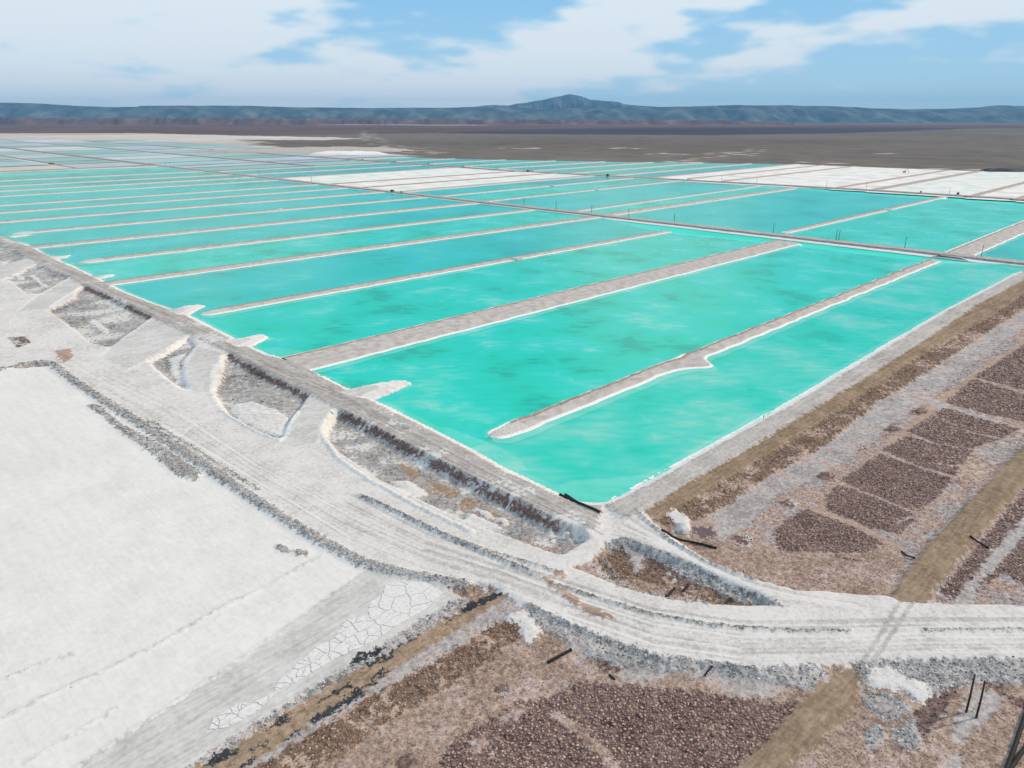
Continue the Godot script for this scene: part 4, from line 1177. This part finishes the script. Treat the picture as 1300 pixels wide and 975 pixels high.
func scatter() -> void:
	var m := StandardMaterial3D.new()
	m.vertex_color_use_as_albedo = true
	m.roughness = 0.97
	m.metallic_specular = 0.1
	var brown := [lin(col(176, 152, 138)), lin(col(152, 129, 120)), lin(col(192, 168, 152)), lin(col(136, 114, 110))]
	var tan := [lin(col(160, 140, 128)), lin(col(138, 118, 108)), lin(col(174, 158, 148))]
	var grey := [lin(col(158, 156, 155)), lin(col(184, 182, 181)), lin(col(118, 116, 118)), lin(col(206, 204, 203)), lin(col(190, 188, 187))]
	var dark := [lin(col(110, 90, 84)), lin(col(86, 68, 66)), lin(col(134, 112, 104))]
	var white := [lin(col(222, 221, 220)), lin(col(204, 203, 202))]
	# zone: [per square metre near, far, least, most size near, colours, lot]
	var spec := {
		Z_CLOD: [2.8, 1.5, 0.3, 0.5, brown, 0], Z_BROWN: [3.0, 0.8, 0.1, 0.3, tan, 1], Z_SLOPE: [3.0, 1.0, 0.15, 0.42, brown, 1], Z_PINK: [1.8, 0.6, 0.12, 0.36, tan, 1],
		Z_RUBBLE: [3.2, 0.9, 0.12, 0.48, grey, 2], Z_LINE: [2.6, 1.2, 0.15, 0.5, grey, 2], Z_TRENCH: [0.25, 0.1, 0.15, 0.5, grey, 2], Z_DARK: [1.8, 0.4, 0.15, 0.45, dark, 1],
		Z_GRAVEL: [0.5, 0.12, 0.1, 0.26, grey, 2], Z_WHITE: [0.5, 0.1, 0.1, 0.4, white, 2], Z_ORANGE: [0.3, 0.1, 0.1, 0.3, tan, 1], Z_PATH: [0.25, 0.08, 0.1, 0.25, tan, 1],
	}
	var lots := [["earth_clods", "dark purplish brown clods covering the ploughed-up fields", "clods"], ["loose_earth", "loose tan and brown lumps on rough earth banks", "earth"], ["rubble", "grey salt rubble along road edges and trench sides", "rubble"]]
	var xf := []; var cl := []
	for i in 9: xf.append([]); cl.append([])
	var r := RandomNumberGenerator.new()
	r.seed = 3
	for li in 2:
		var L: Dictionary = levels[li]
		var sp: float = 0.6 if li == 0 else 1.0
		var zone: PackedByteArray = L.zone
		var nx := int((L.x1 - L.x0) / sp); var ny := int((L.d1 - L.d0) / sp)
		var A: Dictionary = levels[0]
		for j in ny:
			for i in nx:
				var p := Vector2(L.x0 + (i + r.randf()) * sp, L.d0 + (j + r.randf()) * sp)
				if li == 1 and p.x > A.x0 and p.x < A.x1 and p.y < A.d1: continue
				var zx := clampi(int((p.x - L.x0) / L.res), 0, L.w - 1); var zy := clampi(int((L.d1 - p.y) / L.res), 0, L.h - 1)
				var z: int = zone[zy * L.w + zx]
				if not spec.has(z): continue
				if absf(p.x) > (p.y * 0.94 + 36.0) * 0.75: continue
				var e: Array = spec[z]
				var want: float = e[li] * sp * sp
				var n := int(want) + (1 if r.randf() < want - int(want) else 0)
				for k in n:
					var q := p + Vector2(r.randf() - 0.5, r.randf() - 0.5) * sp
					var s: float = lerp(float(e[2]), float(e[3]), pow(r.randf(), 1.7)) * (1.0 if li == 0 else 1.5)
					var bs := Basis(Vector3.UP, r.randf() * TAU).rotated(Vector3.RIGHT, r.randf_range(-0.5, 0.5)).scaled(Vector3(s * r.randf_range(0.8, 1.3), s * r.randf_range(0.85, 1.4), s * r.randf_range(0.8, 1.3)))
					var lot: int = e[5] * 3 + r.randi_range(0, 2)
					xf[lot].append(Transform3D(bs, v3(q, high(q) + s * 0.12)))
					var c: Color = e[4][r.randi() % e[4].size()]
					var kk := r.randf_range(0.85, 1.15)
					cl[lot].append(Color(c.r * kk, c.g * kk, c.b * kk))
	for l in lots.size():
		var holder := base(lots[l][0], Vector3.ZERO)
		tag(holder, lots[l][1], lots[l][2], "", "stuff")
		for v in 3:
			var mm := MultiMesh.new()
			mm.transform_format = MultiMesh.TRANSFORM_3D
			mm.use_colors = true
			mm.mesh = clod_mesh(80 + l * 3 + v, 0.55)
			var t: Array = xf[l * 3 + v]
			mm.instance_count = t.size()
			for i in t.size():
				mm.set_instance_transform(i, t[i])
				mm.set_instance_color(i, cl[l * 3 + v][i])
			var o := MultiMeshInstance3D.new()
			o.multimesh = mm
			o.material_override = m
			o.name = "lumps"
			holder.add_child(o, true)
			o.set_meta("kind", "stuff")
		print(lots[l][0], " ", xf[l * 3].size() * 3)

# ------------------------------------------------------------------ salt plates
func build_plates() -> void:
	var conv := func(x: float, y: float) -> Vector2: return g(200 + x / 3.25, 680 + y / 3.25)
	var rim := []
	for e in [[212, 800], [232, 748], [330, 695], [400, 690], [480, 652], [492, 612], [560, 548], [660, 458], [730, 428], [775, 352], [868, 332], [876, 278], [932, 240], [938, 206], [1000, 188], [1100, 184], [1180, 240], [1100, 310], [1000, 368], [890, 438], [740, 508], [600, 592], [500, 640], [420, 722], [300, 795]]:
		rim.append(conv.call(e[0], e[1]))
	var poly := PackedVector2Array(rim)
	var seeds := []
	for e in [[980, 225], [1070, 215], [930, 280], [1010, 285], [1080, 275], [1140, 245], [950, 345], [890, 320], [840, 370], [905, 400], [790, 400], [840, 425], [720, 450], [770, 470], [640, 500], [690, 525], [560, 570], [610, 570], [515, 620], [430, 665], [345, 705], [370, 715], [265, 755], [225, 790]]:
		seeds.append(conv.call(e[0], e[1]))
	var rp := RandomNumberGenerator.new()
	rp.seed = 44
	var want := seeds.size() + 34
	while seeds.size() < want:
		var k: Vector2 = rim[rp.randi() % rim.size()].lerp(rim[rp.randi() % rim.size()], rp.randf())
		if Geometry2D.is_point_in_polygon(k, poly): seeds.append(k)
	var holder := base("salt_crust", v3(g(450, 810), 0.0))
	tag(holder, "broken white salt crust lying along the grey silt strip", "", "", "structure")
	var nz := soft(91, 0.6, 2)
	for i in seeds.size():
		var cell := poly
		for j in seeds.size():
			if j == i: continue
			var a: Vector2 = seeds[i]; var b: Vector2 = seeds[j]
			if a.distance_to(b) > 26.0: continue
			var mid := (a + b) / 2; var dn := (b - a).normalized(); var tn := Vector2(-dn.y, dn.x)
			var half := PackedVector2Array([mid + tn * 200 - dn * 0.02, mid - tn * 200 - dn * 0.02, mid - tn * 200 - dn * 400, mid + tn * 200 - dn * 400])
			var res := Geometry2D.intersect_polygons(cell, half)
			if res.is_empty(): break
			cell = res[0]
			for q in res:
				if Geometry2D.is_point_in_polygon(a, q): cell = q
		# uneven edge
		var fine := PackedVector2Array()
		for k in cell.size():
			var p := cell[k]; var q := cell[(k + 1) % cell.size()]
			var n := int(p.distance_to(q) / 0.7) + 1
			for s in n:
				var w := p.lerp(q, float(s) / n)
				fine.append(w + Vector2(nz.get_noise_2d(w.x, w.y), nz.get_noise_2d(w.y, w.x + 40)) * 0.4)
		var inner := Geometry2D.offset_polygon(fine, -0.05)
		if inner.is_empty(): continue
		var top: PackedVector2Array = inner[0]
		var y := 0.24 + nz.get_noise_2d(i * 7.0, 3.0) * 0.06
		var st := SurfaceTool.new()
		st.begin(Mesh.PRIMITIVE_TRIANGLES)
		st.set_smooth_group(-1)
		var org := Vector2(holder.position.x, -holder.position.z)
		var idx := Geometry2D.triangulate_polygon(top)
		for k in range(0, idx.size(), 3):
			var tri := [v3(top[idx[k]] - org, y), v3(top[idx[k + 1]] - org, y), v3(top[idx[k + 2]] - org, y)]
			if (tri[1] - tri[0]).cross(tri[2] - tri[0]).y > 0: tri.reverse()
			for q in tri: st.add_vertex(q)
		var ccw := Geometry2D.is_polygon_clockwise(top)
		for k in top.size():
			var p := top[k] - org; var q := top[(k + 1) % top.size()] - org
			var lowp := v3(p, -0.1); var lowq := v3(q, -0.1)
			var seq := [v3(p, y), lowp, v3(q, y), v3(q, y), lowp, lowq]
			if ccw: seq.reverse()
			for s in seq: st.add_vertex(s)
		st.generate_normals()
		put(st.commit(), "salt_plate", mats["salt plate"], holder)

# ------------------------------------------------------------------ pipes, poles, machines
func pipe(list: Array, r: float, label: String, lift := 0.0, called := "pipe") -> void:
	var raw := gp(list)
	var cv := Curve2D.new()
	for i in raw.size():
		var tang := (raw[mini(i + 1, raw.size() - 1)] - raw[maxi(i - 1, 0)]) / 6.0
		cv.add_point(raw[i], -tang, tang)
	var pts := []
	var n := maxi(3, int(cv.get_baked_length() / 0.8))
	for i in n + 1:
		var p := cv.sample_baked(cv.get_baked_length() * i / n)
		pts.append(v3(p, high(p) + r * 0.9 + lift))
	# a stiff pipe bridges small dips
	for k in 3:
		for i in range(1, pts.size() - 1):
			pts[i].y = maxf(pts[i].y, (pts[i - 1].y + pts[i + 1].y) / 2)
	var o := base(called, pts[0])
	for i in pts.size(): pts[i] -= o.position
	put(tube_mesh(pts, r, r, 10), "barrel", mats["pipe black"], o)
	for e in [[pts[0], pts[1]], [pts[pts.size() - 1], pts[pts.size() - 2]]]:
		var dirn: Vector3 = (e[0] - e[1]).normalized()
		put(tube_mesh([e[0] - dirn * 0.2, e[0] + dirn * 0.06], r * 1.22, r * 1.22, 10), "flange", mats["machine dark"], o)
	tag(o, label, "pipe", "black pipes on the ground")

func build_pipes() -> void:
	pipe([711, 630, 724, 638, 742, 647, 761, 655], 0.34, "long black pipe lying by the pond corner, curving beneath the shorter one")
	pipe([718, 628, 726, 636, 736, 644], 0.34, "shorter black pipe branching towards the pond corner water")
	pipe([840, 675, 856, 682, 878, 683, 910, 690], 0.3, "bent black pipe beside the loop road near purple mud puddle")
	pipe([845, 752, 857, 739], 0.24, "straight black pipe on the brown pit floor")
	pipe([868, 742, 874, 735], 0.24, "short black pipe on the pit's dark slope")
	pipe([845, 758, 851, 753], 0.24, "stub of black pipe under the pit's road bank")
	pipe([918, 766, 928, 753], 0.22, "thin black pipe at the pointed end of the pit")
	pipe([696, 837, 710, 829, 725, 821], 0.3, "straight black pipe sticking out of the rubble slope")
	pipe([774, 853, 780, 858], 0.2, "black pipe stub below the rubble slope")
	pipe([895, 855, 904, 847], 0.18, "thin black pipe at the foot of haul road rubble")
	pipe([1312, 880, 1301, 910, 1294, 930, 1286, 954, 1277, 978], 0.36, "thick black pipe at the corner beyond the two posts", 0.2)
	pipe([1316, 932, 1302, 948, 1292, 961, 1281, 978], 0.36, "second thick black pipe alongside the first by the posts", 0.2)
	pipe([1232, 679, 1243, 684, 1256, 690], 0.24, "black pipe across the grey strip right of brown road")
	pipe([1146, 694, 1152, 700, 1162, 704], 0.22, "short black pipe left of the brown road")
	# small stakes by the road
	for e in [[944, 724, "stake standing at the outer edge of loop road"], [969, 534, "stake standing in the grey bank by the pond"], [1186, 604, "stake standing among the ploughed fields"]]:
		var p := g(e[0], e[1])
		var o := base("stake", v3(p, high(p)))
		put(tube_mesh([Vector3(0, -0.3, 0), Vector3(0.03, 1.9, 0)], 0.08, 0.07, 6), "post", mats["pole wood"], o)
		put(tube_mesh([Vector3(0.03, 1.9, 0), Vector3(0.03, 2.05, 0)], 0.1, 0.1, 6), "cap", mats["machine white"], o)
		tag(o, e[2], "stake")

func build_poles() -> void:
	# two bare posts by the haul road
	var n := 0
	for e in [[1228, 899, 1239, 852, 8.2], [1241, 905.5, 1252, 860, 8.0]]:
		var p := g(e[0], e[1])
		var o := base("post", v3(p, high(p)))
		put(tube_mesh([Vector3(0, -0.8, 0), Vector3(-0.1, 4.0, 0), Vector3(-0.3, e[4] + 0.2, -0.05)], 0.2, 0.15, 10), "shaft", mats["pole wood"], o)
		put(tube_mesh([Vector3(-0.3, e[4] + 0.2, -0.05), Vector3(-0.305, e[4] + 0.32, -0.05)], 0.17, 0.17, 10), "cap", mats["steel"], o)
		tag(o, ["bare dark post below the haul road, behind its twin", "bare dark post on pale patch, with thick pipes beside it"][n], "post")
		n += 1
	# utility poles along the causeways
	var proto := base("utility_pole", Vector3.ZERO)
	put(tube_mesh([Vector3(0, -0.8, 0), Vector3(0, 9.0, 0)], 0.24, 0.17, 8), "shaft", mats["pole wood"], proto)
	box(Vector3(2.4, 0.22, 0.2), Vector3(0, 8.2, 0.2), "crossarm", mats["pole wood"], proto, 0.03)
	for x in [-1.0, 0.0, 1.0]:
		put(tube_mesh([Vector3(x, 8.4, 0.2), Vector3(x, 8.75, 0.2)], 0.09, 0.06, 6), "insulator", mats["machine white"], proto)
	var spots := [[979, 299, 1, "at the mouth of the broadest levee"], [1057, 308.5, 1, "left one of a pair on the first causeway"], [1061, 308.8, 1, "right one of a pair on the first causeway"], [1149, 317, 1, "on the first causeway before the widest pond"], [1250, 326, 1, "on the first causeway by the broad pinkish levee"], [693, 269, 1, "on the first causeway before third-nearest levee end"], [740, 274, 1, "on first causeway near the thin levee mouth"], [790, 279, 1, "on first causeway by the medium brown levee"], [846, 286, 1, "on first causeway just beyond the slim levee end"], [650, 264.5, 1, "on first causeway by the deep turquoise pond"], [325, 225, 1, "on first causeway at the corner of pale ponds"], [384, 233, 1, "on first causeway beside the white salt beds"], [194, 212, 1, "where the dark road meets the first causeway"], [201, 212.6, 1, "just past the dark road junction on first causeway"], [920, 231, 2, "on second causeway by the white fields, leftmost field"], [960, 234, 2, "on second causeway before the broadest white field"], [1047, 239, 2, "on second causeway by the narrow white strip"], [1097, 242, 2, "on second causeway before the excavator's field"], [1205, 248, 2, "on second causeway by the wide dike"]]
	for i in spots.size():
		var e: Array = spots[i]
		var o: Node3D = proto
		if i > 0:
			o = proto.duplicate()
			o.name = numbered("utility_pole")
			add_child(o)
		# stand it on the causeway: same place along it, on its far shoulder
		var p := g(e[0], e[1])
		var b := (p.y - p.x) * R2
		var a := CROSS + 9.0 if e[2] == 1 else CROSS2 + 44.0 + 14.0 * clampf((420.0 - b) / 460.0, 0, 1) - 78.0 * clampf((b - 420.0) / 670.0, 0, 1) + 8.5
		if e[2] == 1 and b < 1760: a = CROSS + 8.0 * (1760 - b) / 1820.0 + 4.2
		if e[2] == 2: a = (CROSS2 + 44.0 + 16.0 * (420.0 - b) / 460.0 if b < 420 else CROSS2 + 44.0 - 78.0 * (b - 420.0) / 670.0) + 4.2
		o.position = v3(ab(a, b), 1.7)
		o.rotation.y = PI / 4
		tag(o, "wooden utility pole with crossarm %s" % e[3], "utility pole", "utility poles along the causeways")

func build_machines() -> void:
	# excavator on the white field
	var p := g(1148, 219)
	var ex := base("excavator", v3(p, 0.15), -0.3)
	for z in [-1.6, 1.6]:
		box(Vector3(5.2, 1.1, 0.8), Vector3(0, 0, z), "track", mats["machine dark"], ex, 0.3)
	box(Vector3(4.4, 1.5, 3.2), Vector3(-0.4, 1.15, 0), "house", mats["machine yellow"], ex, 0.2)
	var cab := box(Vector3(1.7, 1.6, 1.3), Vector3(1.0, 1.95, 1.0), "cab", mats["machine yellow"], ex, 0.15)
	box(Vector3(0.1, 1.0, 1.0), Vector3(1.87, 2.25, 1.0), "window", mats["cab glass"], cab, 0.02)
	put(tube_mesh([Vector3(1.2, 2.2, -0.4), Vector3(3.8, 5.6, -0.4), Vector3(6.4, 6.0, -0.4)], 0.45, 0.35, 6), "boom", mats["machine yellow"], ex)
	put(tube_mesh([Vector3(6.0, 6.3, -0.4), Vector3(7.4, 2.4, -0.4)], 0.32, 0.25, 6), "stick", mats["machine yellow"], ex)
	box(Vector3(1.1, 1.3, 1.4), Vector3(7.2, 1.0, -0.4), "bucket", mats["machine dark"], ex, 0.25)
	tag(ex, "yellow excavator digging on the broad white salt field", "excavator")
	# pump skids on the causeways
	var n := 0
	for e in [[484, 246, CROSS, 1.6, "dark pump skid on first causeway beside the white salt beds"], [499, 247, CROSS, 1.6, "smaller dark pump skid next to another on first causeway"], [672, 218.6, CROSS2 - 34, 1.7, "dark pump skid on second causeway by the white salt beds"], [765, 224.8, CROSS2 - 12, 1.7, "dark pump skid on second causeway near the strip ponds"], [1168, 246, CROSS2 + 50, 1.7, "small dark pump skid on second causeway by white field"], [1216, 248.5, CROSS2 + 54, 1.7, "dark pump skid where the wide dike meets second causeway"]]:
		var q := g(e[0], e[1])
		var b := (q.y - q.x) * R2
		var o := base("pump_skid", v3(ab(e[2] + 2.0, b), e[3]), PI / 4)
		var s := [1.5, 0.9, 1.4, 1.6, 1.0, 1.5][n] as float
		box(Vector3(4.0, 0.3, 2.2) * s, Vector3.ZERO, "skid", mats["steel"], o, 0.05)
		box(Vector3(2.2, 1.5, 1.6) * s, Vector3(-0.8 * s, 0.3 * s, 0), "engine_housing", mats["machine dark"], o, 0.12)
		put(tube_mesh([Vector3(0.6, 0.85, 0) * s, Vector3(1.7, 0.85, 0) * s], 0.5 * s, 0.5 * s, 10), "pump", mats["machine dark"], o)
		put(tube_mesh([Vector3(-1.4, 1.8, 0.3) * s, Vector3(-1.4, 2.5, 0.3) * s], 0.09 * s, 0.09 * s, 6), "exhaust", mats["steel"], o)
		tag(o, e[4], "pump")
		n += 1
	# small upright white tank in the trench by the pond corner
	var t := g(720, 678)
	var tk := base("tank", v3(t, high(t)))
	box(Vector3(1.1, 1.9, 1.1), Vector3(0, 0, 0), "body", mats["machine white"], tk, 0.15)
	put(tube_mesh([Vector3(0, 1.9, 0), Vector3(0, 2.15, 0)], 0.25, 0.25, 8), "lid", mats["machine white"], tk)
	tag(tk, "small upright white tank on the grey trench floor", "tank")
